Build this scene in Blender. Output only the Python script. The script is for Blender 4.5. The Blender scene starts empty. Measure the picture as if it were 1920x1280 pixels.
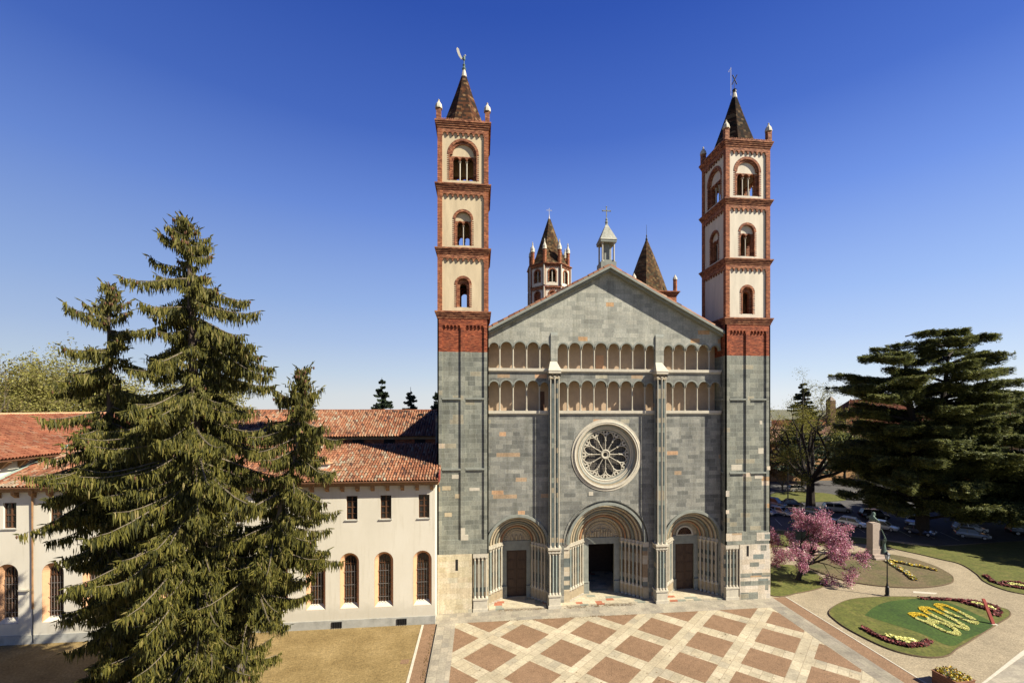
import bpy, math, random
import numpy as np
from math import sin, cos, pi, radians, sqrt, atan2
from mathutils import Vector, Matrix

# ------------------------------------------------------------------ camera, sky, sun, exposure
scn = bpy.context.scene
COL = scn.collection
CAM = (-13.19, -43.15, 20.0)
cd = bpy.data.cameras.new('camera'); cam = bpy.data.objects.new('camera', cd); COL.objects.link(cam)
cam.location = CAM; cam.rotation_euler = (radians(90), 0, -0.104)
cd.sensor_width = 36.0; cd.lens = 820 / 1920 * 36; cd.shift_x = -25 / 1920; cd.shift_y = 125 / 1920
cd.clip_start = 0.3; cd.clip_end = 9000
scn.camera = cam

SUN_EL, SUN_AZ = radians(41), radians(29)        # azimuth measured from +X towards -Y
sdir = Vector((cos(SUN_AZ) * cos(SUN_EL), -sin(SUN_AZ) * cos(SUN_EL), sin(SUN_EL)))
W = bpy.data.worlds.new('World'); scn.world = W; W.use_nodes = True
nt = W.node_tree; nt.nodes.clear()
wo = nt.nodes.new('ShaderNodeOutputWorld'); bg = nt.nodes.new('ShaderNodeBackground')
sky = nt.nodes.new('ShaderNodeTexSky'); sky.sky_type = 'NISHITA'; sky.sun_disc = False
sky.sun_elevation = SUN_EL; sky.sun_rotation = atan2(sdir.x, sdir.y)
sky.altitude = 300; sky.air_density = 1.0; sky.dust_density = 0.1; sky.ozone_density = 5.0
# the clear-day sky grade: deep blue overhead, pale near the horizon, by direction only
tc = nt.nodes.new('ShaderNodeTexCoord'); sx_ = nt.nodes.new('ShaderNodeSeparateXYZ'); nt.links.new(tc.outputs['Generated'], sx_.inputs[0])
rp = nt.nodes.new('ShaderNodeValToRGB'); cr = rp.color_ramp
for i, (p_, c_) in enumerate([(0.0, (.80, .83, .85)), (.03, (.76, .82, .87)), (.075, (.62, .745, .90)), (.14, (.47, .62, .91)), (.22, (.345, .510, .89)), (.39, (.165, .300, .78)), (.52, (.072, .165, .60)), (.67, (.032, .095, .46)), (1.0, (.012, .045, .25))]):
    e_ = cr.elements[i] if i < 2 else cr.elements.new(p_)
    e_.position = p_; e_.color = (*c_, 1)
nt.links.new(sx_.outputs[2], rp.inputs[0])
SKYS, SKYE = 0.05, 1.25
vm = nt.nodes.new('ShaderNodeVectorMath'); vm.operation = 'SCALE'; vm.inputs[3].default_value = 1 / (SKYS * 2 ** SKYE)
az_ = nt.nodes.new('ShaderNodeMath'); az_.operation = 'MULTIPLY_ADD'; az_.inputs[1].default_value = .16; az_.inputs[2].default_value = .93; nt.links.new(sx_.outputs[0], az_.inputs[0])
vm2 = nt.nodes.new('ShaderNodeVectorMath'); vm2.operation = 'SCALE'; nt.links.new(az_.outputs[0], vm2.inputs[3])
nt.links.new(rp.outputs[0], vm2.inputs[0]); nt.links.new(vm2.outputs[0], vm.inputs[0])
mx = nt.nodes.new('ShaderNodeMix'); mx.data_type = 'RGBA'; mx.inputs[0].default_value = .97
nt.links.new(sky.outputs[0], mx.inputs[6]); nt.links.new(vm.outputs[0], mx.inputs[7]); nt.links.new(mx.outputs[2], bg.inputs['Color'])
bg.inputs['Strength'].default_value = SKYS
nt.links.new(bg.outputs[0], wo.inputs[0])
sl = bpy.data.lights.new('sun', 'SUN'); sl.energy = 5.0; sl.angle = radians(0.5); sl.color = (1.0, 0.93, 0.80)
so = bpy.data.objects.new('sun', sl); COL.objects.link(so); so.location = (60, -60, 80)
so.rotation_euler = (-sdir).to_track_quat('-Z', 'Y').to_euler()
scn.view_settings.view_transform = 'Standard'; scn.view_settings.look = 'None'
scn.view_settings.exposure = 1.25; scn.view_settings.gamma = 1.0; scn.view_settings.use_curve_mapping = False

RNG = random.Random(7)
NR = np.random.default_rng(11)

# ------------------------------------------------------------------ materials
ALB = .80     # scales all base colours down, so sky fill stays weak at the raised exposure
class NT:
    def __init__(s, name):
        s.m = bpy.data.materials.new(name); s.m.use_nodes = True
        s.t = s.m.node_tree; s.t.nodes.clear()
        s.out = s.t.nodes.new('ShaderNodeOutputMaterial'); s.b = s.t.nodes.new('ShaderNodeBsdfPrincipled')
        s.t.links.new(s.b.outputs[0], s.out.inputs[0])
        try: s.b.inputs['Specular IOR Level'].default_value = 0.3
        except Exception: pass
    def n(s, k, **kw):
        x = s.t.nodes.new(k)
        for a, v in kw.items(): setattr(x, a, v)
        return x
    def l(s, a, b): s.t.links.new(a, b)
    def math(s, op, a, b=None, c=None):
        x = s.n('ShaderNodeMath', operation=op)
        for i, v in enumerate((a, b, c)):
            if v is None: continue
            if isinstance(v, (int, float)): x.inputs[i].default_value = v
            else: s.l(v, x.inputs[i])
        return x.outputs[0]
    def mix(s, f, a, b, mode='MIX'):
        x = s.n('ShaderNodeMix', data_type='RGBA', blend_type=mode)
        for i, v in ((0, f), (6, a), (7, b)):
            if isinstance(v, (int, float)): x.inputs[i].default_value = v
            elif isinstance(v, tuple): x.inputs[i].default_value = (*v, 1)
            else: s.l(v, x.inputs[i])
        return x.outputs[2]
    def ramp(s, f, stops, interp='LINEAR'):
        x = s.n('ShaderNodeValToRGB'); r = x.color_ramp; r.interpolation = interp
        while len(r.elements) > 1: r.elements.remove(r.elements[-1])
        r.elements[0].position = stops[0][0]; r.elements[0].color = (*stops[0][1], 1)
        for p, c in stops[1:]:
            e = r.elements.new(p); e.color = (*c, 1)
        s.l(f, x.inputs[0]); return x.outputs[0]
    def pos(s):
        g = s.n('ShaderNodeNewGeometry'); return g.outputs['Position']
    def noise(s, vec, scale, detail=4, rough=.6):
        x = s.n('ShaderNodeTexNoise'); x.inputs['Scale'].default_value = scale
        x.inputs['Detail'].default_value = detail; x.inputs['Roughness'].default_value = rough
        s.l(vec, x.inputs['Vector']); return x.outputs[0]
    def stretch(s, vec, sc):
        x = s.n('ShaderNodeMapping'); x.inputs['Scale'].default_value = sc; s.l(vec, x.inputs[0]); return x.outputs[0]
    def bump(s, h, strength=.3, dist=.03):
        x = s.n('ShaderNodeBump'); x.inputs['Strength'].default_value = strength; x.inputs['Distance'].default_value = dist
        s.l(h, x.inputs['Height']); s.l(x.outputs[0], s.b.inputs['Normal'])
    def col(s, c): s.l(s.mix(1, c, (ALB,) * 3, 'MULTIPLY'), s.b.inputs['Base Color'])
    def rough(s, v): s.b.inputs['Roughness'].default_value = v

MAT = {}
def reg(k, m): MAT[k] = m; return m
def hsh(v, a):  # scale tuple
    return tuple(min(1, x * a) for x in v)

def simple(k, c, rough=.8, var=.25, scale=3, metal=0, bump=.15, stretch=None):
    s = NT(k); p = s.pos()
    if stretch: p = s.stretch(p, stretch)
    f = s.noise(p, scale, 5, .65)
    s.col(s.ramp(f, [(.25, hsh(c, 1 - var)), (.5, c), (.78, hsh(c, 1 + var))]))
    s.rough(rough); s.b.inputs['Metallic'].default_value = metal
    if bump: s.bump(f, bump, .02)
    return reg(k, s.m)

def ashlar(k, bw, bh, stops, mortar, mw=.012, plane='wall', stain=.25, rough=.75, rot=None, mfac=.6, bump=.3, patch=None, seed=0.0):
    s = NT(k); p = s.pos(); sp = s.n('ShaderNodeSeparateXYZ'); s.l(p, sp.inputs[0])
    X, Y, Z = sp.outputs
    if plane == 'wall': u = s.math('ADD', X, s.math('MULTIPLY', Y, .97)); v = Z
    elif rot is not None:
        ca, sa = cos(rot), sin(rot)
        u = s.math('ADD', s.math('MULTIPLY', X, ca), s.math('MULTIPLY', Y, sa))
        v = s.math('SUBTRACT', s.math('MULTIPLY', Y, ca), s.math('MULTIPLY', X, sa))
    else: u, v = X, Y
    jn = s.math('MULTIPLY_ADD', s.noise(p, 1.7, 3), .10, -.05); u = s.math('ADD', s.math('ADD', u, jn), seed * 13.7 + 200); v = s.math('ADD', v, s.math('MULTIPLY_ADD', s.noise(p, 1.1, 3), .06, -.03))
    v = s.math('ADD', v, seed * 3.3 + 100)
    vr = s.math('DIVIDE', v, bh); row = s.math('FLOOR', vr)
    wn = s.n('ShaderNodeTexWhiteNoise', noise_dimensions='1D'); s.l(row, wn.inputs['W']); rh = wn.outputs['Value']
    bwr = s.math('MULTIPLY_ADD', rh, bw * .7, bw * .65)
    uu = s.math('ADD', s.math('DIVIDE', u, bwr), s.math('MULTIPLY', rh, 7.31))
    colm = s.math('FLOOR', uu)
    cv = s.n('ShaderNodeCombineXYZ'); s.l(colm, cv.inputs[0]); s.l(row, cv.inputs[1])
    w3 = s.n('ShaderNodeTexWhiteNoise', noise_dimensions='3D'); s.l(cv.outputs[0], w3.inputs['Vector'])
    c = s.ramp(w3.outputs['Value'], stops, 'CONSTANT')
    n1 = s.noise(p, .55, 4, .6); n2 = s.noise(p, 6, 5, .7)
    sh = s.ramp(n1, [(.3, (1 - stain,) * 3), (.7, (1 + stain * .4,) * 3)])
    c = s.mix(1, c, sh, 'MULTIPLY')
    sh2 = s.ramp(n2, [(.3, (.72,) * 3), (.7, (1.22,) * 3)])
    c = s.mix(1, c, sh2, 'MULTIPLY')
    if plane == 'wall':
        st = s.noise(s.stretch(p, (1.6, 1.6, .12)), 1.3, 4, .65); c = s.mix(1, c, s.ramp(st, [(.34, (.80, .80, .77)), (.52, (1,) * 3), (.75, (1.08, 1.07, 1.02))]), 'MULTIPLY')
    fu = s.math('FRACT', uu); du = s.math('MULTIPLY', s.math('MINIMUM', fu, s.math('SUBTRACT', 1.0, fu)), bwr)
    fv = s.math('FRACT', vr); dv = s.math('MULTIPLY', s.math('MINIMUM', fv, s.math('SUBTRACT', 1.0, fv)), bh)
    d = s.math('MINIMUM', du, dv)
    mk = s.math('LESS_THAN', d, mw)
    c = s.mix(s.math('MULTIPLY', mk, mfac), c, mortar)
    if patch: c = patch(s, c, X, Y, Z)
    s.col(c); s.rough(rough)
    h = s.math('SUBTRACT', s.math('MULTIPLY', n2, .6), mk); s.bump(h, bump, .02)
    return reg(k, s.m)

G1 = [(0, (0.195, 0.200, 0.162)), (.10, (0.250, 0.256, 0.206)), (.24, (0.216, 0.220, 0.175)), (.38, (0.273, 0.275, 0.218)), (.52, (0.175, 0.180, 0.147)),
      (.64, (0.231, 0.232, 0.183)), (.76, (0.295, 0.294, 0.231)), (.86, (0.206, 0.213, 0.173)), (.955, (0.347, 0.312, 0.218)), (.985, (0.441, 0.284, 0.148)), (.993, (0.651, 0.530, 0.383))]
ashlar('green_tower_stone', 1.0, .47, G1, (.36, .37, .30), .014)
G2 = [(0, (0.198, 0.197, 0.166)), (.12, (0.267, 0.263, 0.221)), (.26, (0.231, 0.228, 0.194)), (.40, (0.293, 0.285, 0.237)), (.54, (0.165, 0.165, 0.142)),
      (.66, (0.252, 0.246, 0.206)), (.78, (0.317, 0.307, 0.255)), (.88, (0.212, 0.210, 0.180)), (.965, (0.423, 0.300, 0.182)), (.985, (0.565, 0.348, 0.193)), (.995, (0.423, 0.385, 0.279))]
ashlar('facade_stone', .95, .42, G2, (.29, .31, .28), .010, stain=.3)
G3 = [(0, (0.328, 0.326, 0.267)), (.15, (0.383, 0.378, 0.310)), (.3, (0.347, 0.343, 0.279)), (.45, (0.421, 0.410, 0.333)), (.6, (0.302, 0.299, 0.245)),
      (.72, (0.385, 0.377, 0.304)), (.85, (0.441, 0.427, 0.344)), (.99, (0.503, 0.306, 0.149))]
ashlar('gable_stone', 1.0, .45, G3, (.22, .25, .21), .012, stain=.28)
CR = [(0, (0.589, 0.506, 0.328)), (.2, (0.627, 0.543, 0.369)), (.4, (0.551, 0.460, 0.287)), (.6, (0.646, 0.552, 0.385)), (.8, (0.598, 0.497, 0.328)), (.95, (0.532, 0.478, 0.344))]
ashlar('cream_marble', 1.1, .52, CR, (.42, .37, .27), .008, stain=.15, mfac=.5)
CR2 = [(0, (.64, .56, .43)), (.2, (.60, .52, .39)), (.4, (.67, .58, .45)), (.62, (.62, .52, .38)), (.80, (.58, .52, .42)), (.93, (.22, .25, .22)), (.97, (.5, .36, .22))]
ashlar('mixed_marble', 1.0, .52, CR2, (.45, .40, .31), .008, stain=.15, mfac=.5, seed=2)
def rowbands(k, bh, stops, seed=0.0):
    s = NT(k); p = s.pos(); sp = s.n('ShaderNodeSeparateXYZ'); s.l(p, sp.inputs[0])
    row = s.math('FLOOR', s.math('DIVIDE', sp.outputs[2], bh))
    u = s.math('FLOOR', s.math('MULTIPLY', s.math('ADD', sp.outputs[0], sp.outputs[1]), .55))
    cv = s.n('ShaderNodeCombineXYZ'); s.l(u, cv.inputs[0]); s.l(row, cv.inputs[1]); cv.inputs[2].default_value = seed
    w3 = s.n('ShaderNodeTexWhiteNoise', noise_dimensions='3D'); s.l(cv.outputs[0], w3.inputs['Vector'])
    n2 = s.noise(p, 5, 4, .6)
    c = s.mix(1, s.ramp(w3.outputs['Value'], stops, 'CONSTANT'), s.ramp(n2, [(.3, (.85,) * 3), (.7, (1.1,) * 3)]), 'MULTIPLY')
    s.col(c); s.rough(.7); return reg(k, s.m)
rowbands('banded_jamb', .46, [(0, (.50, .42, .29)), (.30, (.12, .135, .12)), (.52, (.30, .21, .12)), (.66, (.52, .45, .33)), (.86, (.15, .165, .145))])
rowbands('dark_core', .5, [(0, (.10, .125, .12)), (.3, (.085, .105, .10)), (.6, (.30, .26, .18)), (.72, (.12, .14, .13)), (.9, (.22, .24, .20))], 3)
simple('grey_stone', (.235, .245, .205), .75, .22, 2.2)
simple('light_stone', (.52, .47, .36), .7, .18, 3)
simple('warm_stone', (.44, .36, .23), .7, .25, 3)
simple('cream_roll', (.38, .31, .20), .65, .3, 2)
simple('orange_roll', (.36, .19, .09), .65, .3, 2)
simple('green_roll', (.20, .20, .15), .65, .3, 2)
simple('column_white', (.42, .38, .29), .5, .18, 2.5)
simple('column_green', (.27, .30, .26), .5, .2, 2.5)
simple('gallery_plaster', (.44, .315, .20), .9, .16, 1.4)
simple('plaster_yellow', (.57, .46, .29), .9, .2, .9, stretch=(1.6, 1.6, .3))
simple('plaster_white', (.64, .57, .44), .9, .17, .9, stretch=(1.6, 1.6, .3))
def brick(k, c, c2):
    s = NT(k); p = s.pos(); sp = s.n('ShaderNodeSeparateXYZ'); s.l(p, sp.inputs[0])
    row = s.math('FLOOR', s.math('DIVIDE', sp.outputs[2], .075))
    off = s.math('MULTIPLY', s.math('MODULO', row, 2.0), .5)
    uu = s.math('ADD', s.math('DIVIDE', s.math('ADD', sp.outputs[0], sp.outputs[1]), .27), off)
    cv = s.n('ShaderNodeCombineXYZ'); s.l(s.math('FLOOR', uu), cv.inputs[0]); s.l(row, cv.inputs[1])
    w3 = s.n('ShaderNodeTexWhiteNoise', noise_dimensions='3D'); s.l(cv.outputs[0], w3.inputs['Vector'])
    a = s.ramp(w3.outputs['Value'], [(0, hsh(c, .62)), (.3, c), (.7, c2), (1, hsh(c2, 1.5))])
    n = s.noise(s.stretch(p, (1, 1, 2.2)), 1.0, 6, .75); n3 = s.noise(p, 9, 3)
    a = s.mix(1, a, s.ramp(n, [(.3, (.55,) * 3), (.7, (1.4,) * 3)]), 'MULTIPLY')
    a = s.mix(s.ramp(n3, [(.6, (0,) * 3), (.8, (.4,) * 3)]), a, (.42, .28, .20))
    s.col(a); s.rough(.85); s.bump(s.math('ADD', w3.outputs['Value'], n), .35, .015); return reg(k, s.m)
brick('red_brick', (.22, .066, .026), (.28, .100, .040))
brick('red_brick_trim', (.185, .058, .026), (.28, .118, .055))
brick('deep_red_brick', (.20, .045, .018), (.25, .068, .026))

def hashcells(k, size, stops, rough=.6, xy=.41, zsc=1.0):
    s = NT(k); p = s.pos(); sp = s.n('ShaderNodeSeparateXYZ'); s.l(p, sp.inputs[0])
    row = s.math('FLOOR', s.math('DIVIDE', sp.outputs[2], size * zsc))
    off = s.math('MULTIPLY', s.math('MODULO', row, 2.0), .5)
    a = s.math('ADD', s.math('DIVIDE', s.math('ADD', sp.outputs[0], s.math('MULTIPLY', sp.outputs[1], xy)), size), off)
    cv = s.n('ShaderNodeCombineXYZ'); s.l(s.math('FLOOR', a), cv.inputs[0]); s.l(row, cv.inputs[1])
    w3 = s.n('ShaderNodeTexWhiteNoise', noise_dimensions='3D'); s.l(cv.outputs[0], w3.inputs['Vector'])
    c = s.ramp(w3.outputs['Value'], stops, 'CONSTANT')
    n = s.noise(p, 1.1, 4); c = s.mix(1, c, s.ramp(n, [(.3, (.7,) * 3), (.7, (1.25,) * 3)]), 'MULTIPLY')
    s.col(c); s.rough(.92); s.b.inputs['Specular IOR Level'].default_value = .12; s.bump(w3.outputs['Value'], .5, .05)
    return reg(k, s.m)
hashcells('spire_tiles', .26, [(0, (0.033, 0.016, 0.008)), (.25, (0.076, 0.029, 0.012)), (.45, (0.049, 0.021, 0.010)), (.62, (0.107, 0.046, 0.018)), (.76, (0.025, 0.015, 0.009)), (.90, (0.161, 0.095, 0.044))], .55)
hashcells('spire_tiles_dark', .26, [(0, (0.015, 0.009, 0.005)), (.25, (0.033, 0.016, 0.007)), (.45, (0.022, 0.012, 0.006)), (.62, (0.048, 0.025, 0.011)), (.74, (0.011, 0.008, 0.005)), (.88, (0.097, 0.063, 0.031))], .55)
hashcells('crossing_tiles', .36, [(0, (0.046, 0.028, 0.015)), (.2, (0.085, 0.045, 0.020)), (.4, (0.059, 0.045, 0.023)), (.6, (0.113, 0.067, 0.029)), (.78, (0.067, 0.033, 0.016)), (.9, (0.154, 0.100, 0.046))], .55)

def attr_mat(k, stops, rough=.8, trans=0.0, noise=None, interp='LINEAR', spec=.3):
    s = NT(k); a = s.n('ShaderNodeAttribute', attribute_name='rnd')
    c = s.ramp(a.outputs['Fac'], stops, interp)
    if noise:
        n = s.noise(s.pos(), noise, 3); c = s.mix(1, c, s.ramp(n, [(.35, (.72,) * 3), (.7, (1.22,) * 3)]), 'MULTIPLY')
    s.col(c); s.rough(rough); s.b.inputs['Specular IOR Level'].default_value = spec
    if trans:
        t = s.n('ShaderNodeBsdfTranslucent'); s.l(c, t.inputs[0]); m = s.n('ShaderNodeMixShader'); m.inputs[0].default_value = trans
        s.l(s.b.outputs[0], m.inputs[1]); s.l(t.outputs[0], m.inputs[2]); s.l(m.outputs[0], s.out.inputs[0])
    return reg(k, s.m)
attr_mat('roof_tiles', [(0, (0.038, 0.031, 0.026)), (.14, (0.083, 0.041, 0.027)), (.3, (0.210, 0.078, 0.036)), (.5, (0.267, 0.110, 0.053)), (.7, (0.299, 0.157, 0.085)), (.86, (0.255, 0.184, 0.119)), (1, (0.318, 0.272, 0.185))], .85, noise=.5)
attr_mat('roof_tiles_orange', [(0, (0.069, 0.027, 0.018)), (.2, (0.167, 0.052, 0.025)), (.5, (0.232, 0.076, 0.036)), (.8, (0.256, 0.103, 0.050)), (1, (0.222, 0.132, 0.086))], .85, noise=.35)
attr_mat('roof_tiles_pink', [(0, (0.144, 0.075, 0.050)), (.3, (0.288, 0.163, 0.099)), (.6, (0.338, 0.197, 0.124)), (1, (0.360, 0.245, 0.161))], .85, noise=.3)
attr_mat('spruce_needles', [(0, (.032, .036, .008)), (.35, (.088, .086, .015)), (.7, (.160, .148, .026)), (.92, (.23, .20, .04)), (1, (.30, .24, .09))], .65, .22)
attr_mat('spruce_needles_dark', [(0, (.010, .020, .010)), (.5, (.024, .042, .018)), (1, (.048, .065, .026))], .65, .1)
attr_mat('cedar_needles', [(0, (.034, .048, .018)), (.4, (.105, .120, .034)), (.75, (.20, .21, .055)), (1, (.30, .29, .085))], .7, .3)
attr_mat('fresh_leaves', [(0, (.12, .12, .016)), (.5, (.24, .22, .032)), (1, (.36, .32, .06))], .6, .4)
attr_mat('spring_leaves', [(0, (.13, .10, .035)), (.5, (.22, .20, .045)), (1, (.34, .32, .08))], .6, .35)
attr_mat('brown_leaves', [(0, (.12, .07, .03)), (.5, (.22, .14, .055)), (1, (.32, .22, .09))], .7, .2)
attr_mat('blossom', [(0, (.085, .085, .02)), (.13, (.13, .11, .035)), (.15, (.32, .065, .13)), (.45, (.46, .15, .23)), (.78, (.60, .30, .36)), (1, (.78, .58, .58))], .6, .25)
attr_mat('yellow_flowers', [(0, (.45, .33, .02)), (.12, (.60, .40, .012)), (.6, (.88, .62, .02)), (1, (.92, .74, .06))], .7)
attr_mat('pale_flowers', [(0, (.40, .42, .10)), (.14, (.56, .54, .15)), (.6, (.78, .74, .22)), (1, (.85, .82, .36))], .7)
attr_mat('mixed_flowers', [(0, (.12, .17, .03)), (.2, (.70, .48, .02)), (.55, (.74, .60, .12)), (.7, (.72, .70, .52)), (.9, (.25, .07, .05))], .7, interp='CONSTANT')
attr_mat('red_flowers', [(0, (.05, .05, .02)), (.35, (.13, .022, .022)), (.8, (.20, .035, .03)), (1, (.26, .06, .05))], .7)
attr_mat('grass_blades', [(0, (.060, .070, .012)), (.5, (.095, .100, .018)), (1, (.14, .13, .03))], .7, .2)
attr_mat('dark_grass_blades', [(0, (.012, .045, .010)), (.5, (.022, .070, .014)), (1, (.045, .10, .022))], .7, .2)
attr_mat('cone_brown', [(0, (.10, .045, .02)), (1, (.24, .12, .055))], .8)
simple('bark', (.085, .060, .042), .9, .4, 5, stretch=(1, 1, .3))
simple('pale_bark', (.20, .165, .13), .9, .35, 6, stretch=(1, 1, .3))
simple('twig', (.15, .12, .085), .9, .3, 5)
simple('dark_bark', (.030, .022, .016), .9, .4, 5)
s = NT('building_white'); p = s.pos(); spz = s.n('ShaderNodeSeparateXYZ'); s.l(p, spz.inputs[0])
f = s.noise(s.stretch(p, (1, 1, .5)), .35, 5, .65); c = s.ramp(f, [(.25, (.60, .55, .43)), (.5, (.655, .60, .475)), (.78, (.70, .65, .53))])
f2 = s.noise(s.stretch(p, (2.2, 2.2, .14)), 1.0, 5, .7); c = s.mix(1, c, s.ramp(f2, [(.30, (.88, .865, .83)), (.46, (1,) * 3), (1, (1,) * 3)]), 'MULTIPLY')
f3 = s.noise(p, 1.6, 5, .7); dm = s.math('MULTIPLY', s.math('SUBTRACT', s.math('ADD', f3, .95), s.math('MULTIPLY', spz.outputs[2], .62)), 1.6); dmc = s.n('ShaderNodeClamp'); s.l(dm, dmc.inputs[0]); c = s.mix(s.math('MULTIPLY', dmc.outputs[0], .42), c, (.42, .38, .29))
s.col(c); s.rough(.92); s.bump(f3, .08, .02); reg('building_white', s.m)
simple('plinth_grey', (.36, .35, .30), .85, .3, 1.2)
simple('peach_trim', (.60, .34, .18), .85, .12, 2)
simple('timber', (.30, .165, .075), .8, .3, 3)
simple('dark_timber', (.105, .048, .022), .6, .3, 4)
simple('door_wood', (.062, .033, .018), .55, .45, 3, stretch=(3, 3, .6))
simple('iron', (.03, .03, .032), .5, .2, 5, metal=.6)
simple('pale_iron', (.50, .47, .42), .6, .1, 5)
simple('grille_iron', (.22, .20, .18), .6, .1, 5)
simple('copper_green', (.30, .36, .30), .7, .2, 3)
simple('bronze', (.11, .16, .125), .6, .5, 5, metal=.15)
simple('gold', (.80, .72, .52), .35, .1, 5, metal=.4)
simple('ochre_wall', (.36, .20, .09), .9, .15, .6)
simple('pedestal_stone', (.40, .32, .25), .75, .15, 3)
simple('corten', (.26, .05, .035), .8, .3, 2)
simple('planter_wood', (.22, .10, .05), .8, .3, 3)
simple('soil', (.11, .075, .04), .95, .3, 3)
simple('lead_black', (.012, .011, .010), .9, .1, 3, bump=0)
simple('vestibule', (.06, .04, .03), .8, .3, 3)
def glass(k, c, r=.12):
    s = NT(k); n = s.noise(s.pos(), .8, 2); s.col(s.ramp(n, [(.3, c), (.7, hsh(c, 1.8))])); s.rough(r)
    s.b.inputs['Specular IOR Level'].default_value = .6; return reg(k, s.m)
glass('window_glass', (.018, .018, .018))
glass('car_glass', (.015, .018, .022), .06)

def ground(k, c1, c2, c3, sc=1.0, fine=14, rough=.95, bump=.35):
    s = NT(k); p = s.pos(); a = s.noise(p, .28 * sc, 5, .65); b = s.noise(p, fine, 4, .7); d = s.noise(p, 2.2 * sc, 4, .6)
    c = s.ramp(a, [(.32, c1), (.52, c2), (.7, c3)])
    c = s.mix(1, c, s.ramp(b, [(.32, (.58,) * 3), (.68, (1.42,) * 3)]), 'MULTIPLY')
    c = s.mix(1, c, s.ramp(d, [(.3, (.85,) * 3), (.7, (1.12,) * 3)]), 'MULTIPLY')
    s.col(c); s.rough(rough); s.bump(b, bump, .03); return reg(k, s.m)
ground('gravel', (.25, .205, .130), (.30, .245, .155), (.34, .28, .18), fine=9)
ground('mossy_gravel', (.175, .118, .042), (.230, .160, .062), (.28, .20, .085), fine=7, sc=1.6)
ground('lawn', (.075, .085, .013), (.100, .105, .018), (.135, .118, .030), fine=5, sc=3)
ground('worn_lawn', (.075, .080, .022), (.12, .095, .042), (.145, .10, .055), fine=6, sc=1.2)
ground('dark_lawn', (.026, .056, .006), (.038, .074, .008), (.050, .086, .010), fine=6, sc=1)
ground('asphalt_red', (.195, .118, .064), (.225, .135, .074), (.25, .155, .088), fine=11, bump=.25)
ground('asphalt', (.060, .058, .055), (.075, .072, .068), (.095, .09, .085), fine=10)
ground('far_land', (.10, .11, .05), (.14, .13, .07), (.17, .15, .09), sc=.05, fine=.4)
WS = [(0, (0.430, 0.368, 0.244)), (.2, (0.482, 0.416, 0.277)), (.4, (0.456, 0.384, 0.251)), (.6, (0.516, 0.440, 0.297)), (.8, (0.473, 0.408, 0.277)), (.93, (0.396, 0.344, 0.238))]
ashlar('white_paving', 1.15, .72, WS, (.20, .15, .09), .020, 'floor', .26, .8, rot=radians(43.6), bump=.1, mfac=.6)
GS = [(0, (0.336, 0.296, 0.217)), (.2, (0.370, 0.328, 0.238)), (.4, (0.311, 0.272, 0.203)), (.6, (0.386, 0.336, 0.245)), (.8, (0.353, 0.312, 0.231)), (.92, (0.286, 0.256, 0.196))]
ashlar('grey_paving', .95, .62, GS, (.21, .18, .13), .014, 'floor', .26, .8, bump=.1)
ashlar('grey_paving_long', .95, .60, GS, (.21, .18, .13), .014, 'floor', .26, .8, rot=radians(90), bump=.1)
ashlar('grey_paving_border', .95, .60, [(p, hsh(c, .84)) for p, c in GS], (.18, .16, .12), .014, 'floor', .26, .8, rot=radians(90), bump=.1)
PF = [(0, (0.495, 0.425, 0.288)), (.3, (0.540, 0.468, 0.324)), (.6, (0.450, 0.391, 0.274)), (.78, (0.270, 0.281, 0.216)), (.90, (0.396, 0.145, 0.079)), (.95, (0.513, 0.442, 0.302))]
ashlar('portal_floor', .8, .5, PF, (.28, .23, .16), .012, 'floor', .2, .6, bump=.1)

def paint(k, c, metal=.3):
    s = NT(k); s.b.inputs['Base Color'].default_value = (*c, 1); s.rough(.28); s.b.inputs['Metallic'].default_value = metal
    n = s.noise(s.pos(), 3, 3); s.col(s.ramp(n, [(.3, hsh(c, .85)), (.7, hsh(c, 1.08))]))
    s.b.inputs['Coat Weight'].default_value = .6; s.b.inputs['Coat Roughness'].default_value = .05
    return reg(k, s.m)
for k, c in dict(silver=(.46, .47, .48), white_paint=(.70, .70, .69), black_paint=(.012, .012, .014), navy=(.02, .03, .07), beige=(.40, .36, .30), bluegrey=(.16, .20, .27), grey_paint=(.18, .19, .20), red_lamp=(.45, .01, .01)).items(): paint(k, c)
simple('tyre', (.015, .015, .015), .8, .1, 5)
simple('lamp_lens', (.55, .56, .55), .25, .1, 5)

# ------------------------------------------------------------------ mesh helpers
ROOTLOC = {}
def finish(o, parent=None, label=None, cat=None, group=None, kind=None):
    COL.objects.link(o)
    if parent is not None: o.parent = parent
    tag(o, label, cat, group, kind); return o
def tag(o, label=None, cat=None, group=None, kind=None):
    if label: o['label'] = label
    if cat: o['category'] = cat
    if group: o['group'] = group
    if kind: o['kind'] = kind
def thing(name, label, cat, loc=(0, 0, 0), rz=0, group=None):
    o = bpy.data.objects.new(name, None); o.empty_display_size = .5; COL.objects.link(o)
    o.location = loc; o.rotation_euler = (0, 0, rz); tag(o, label, cat, group); return o

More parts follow.
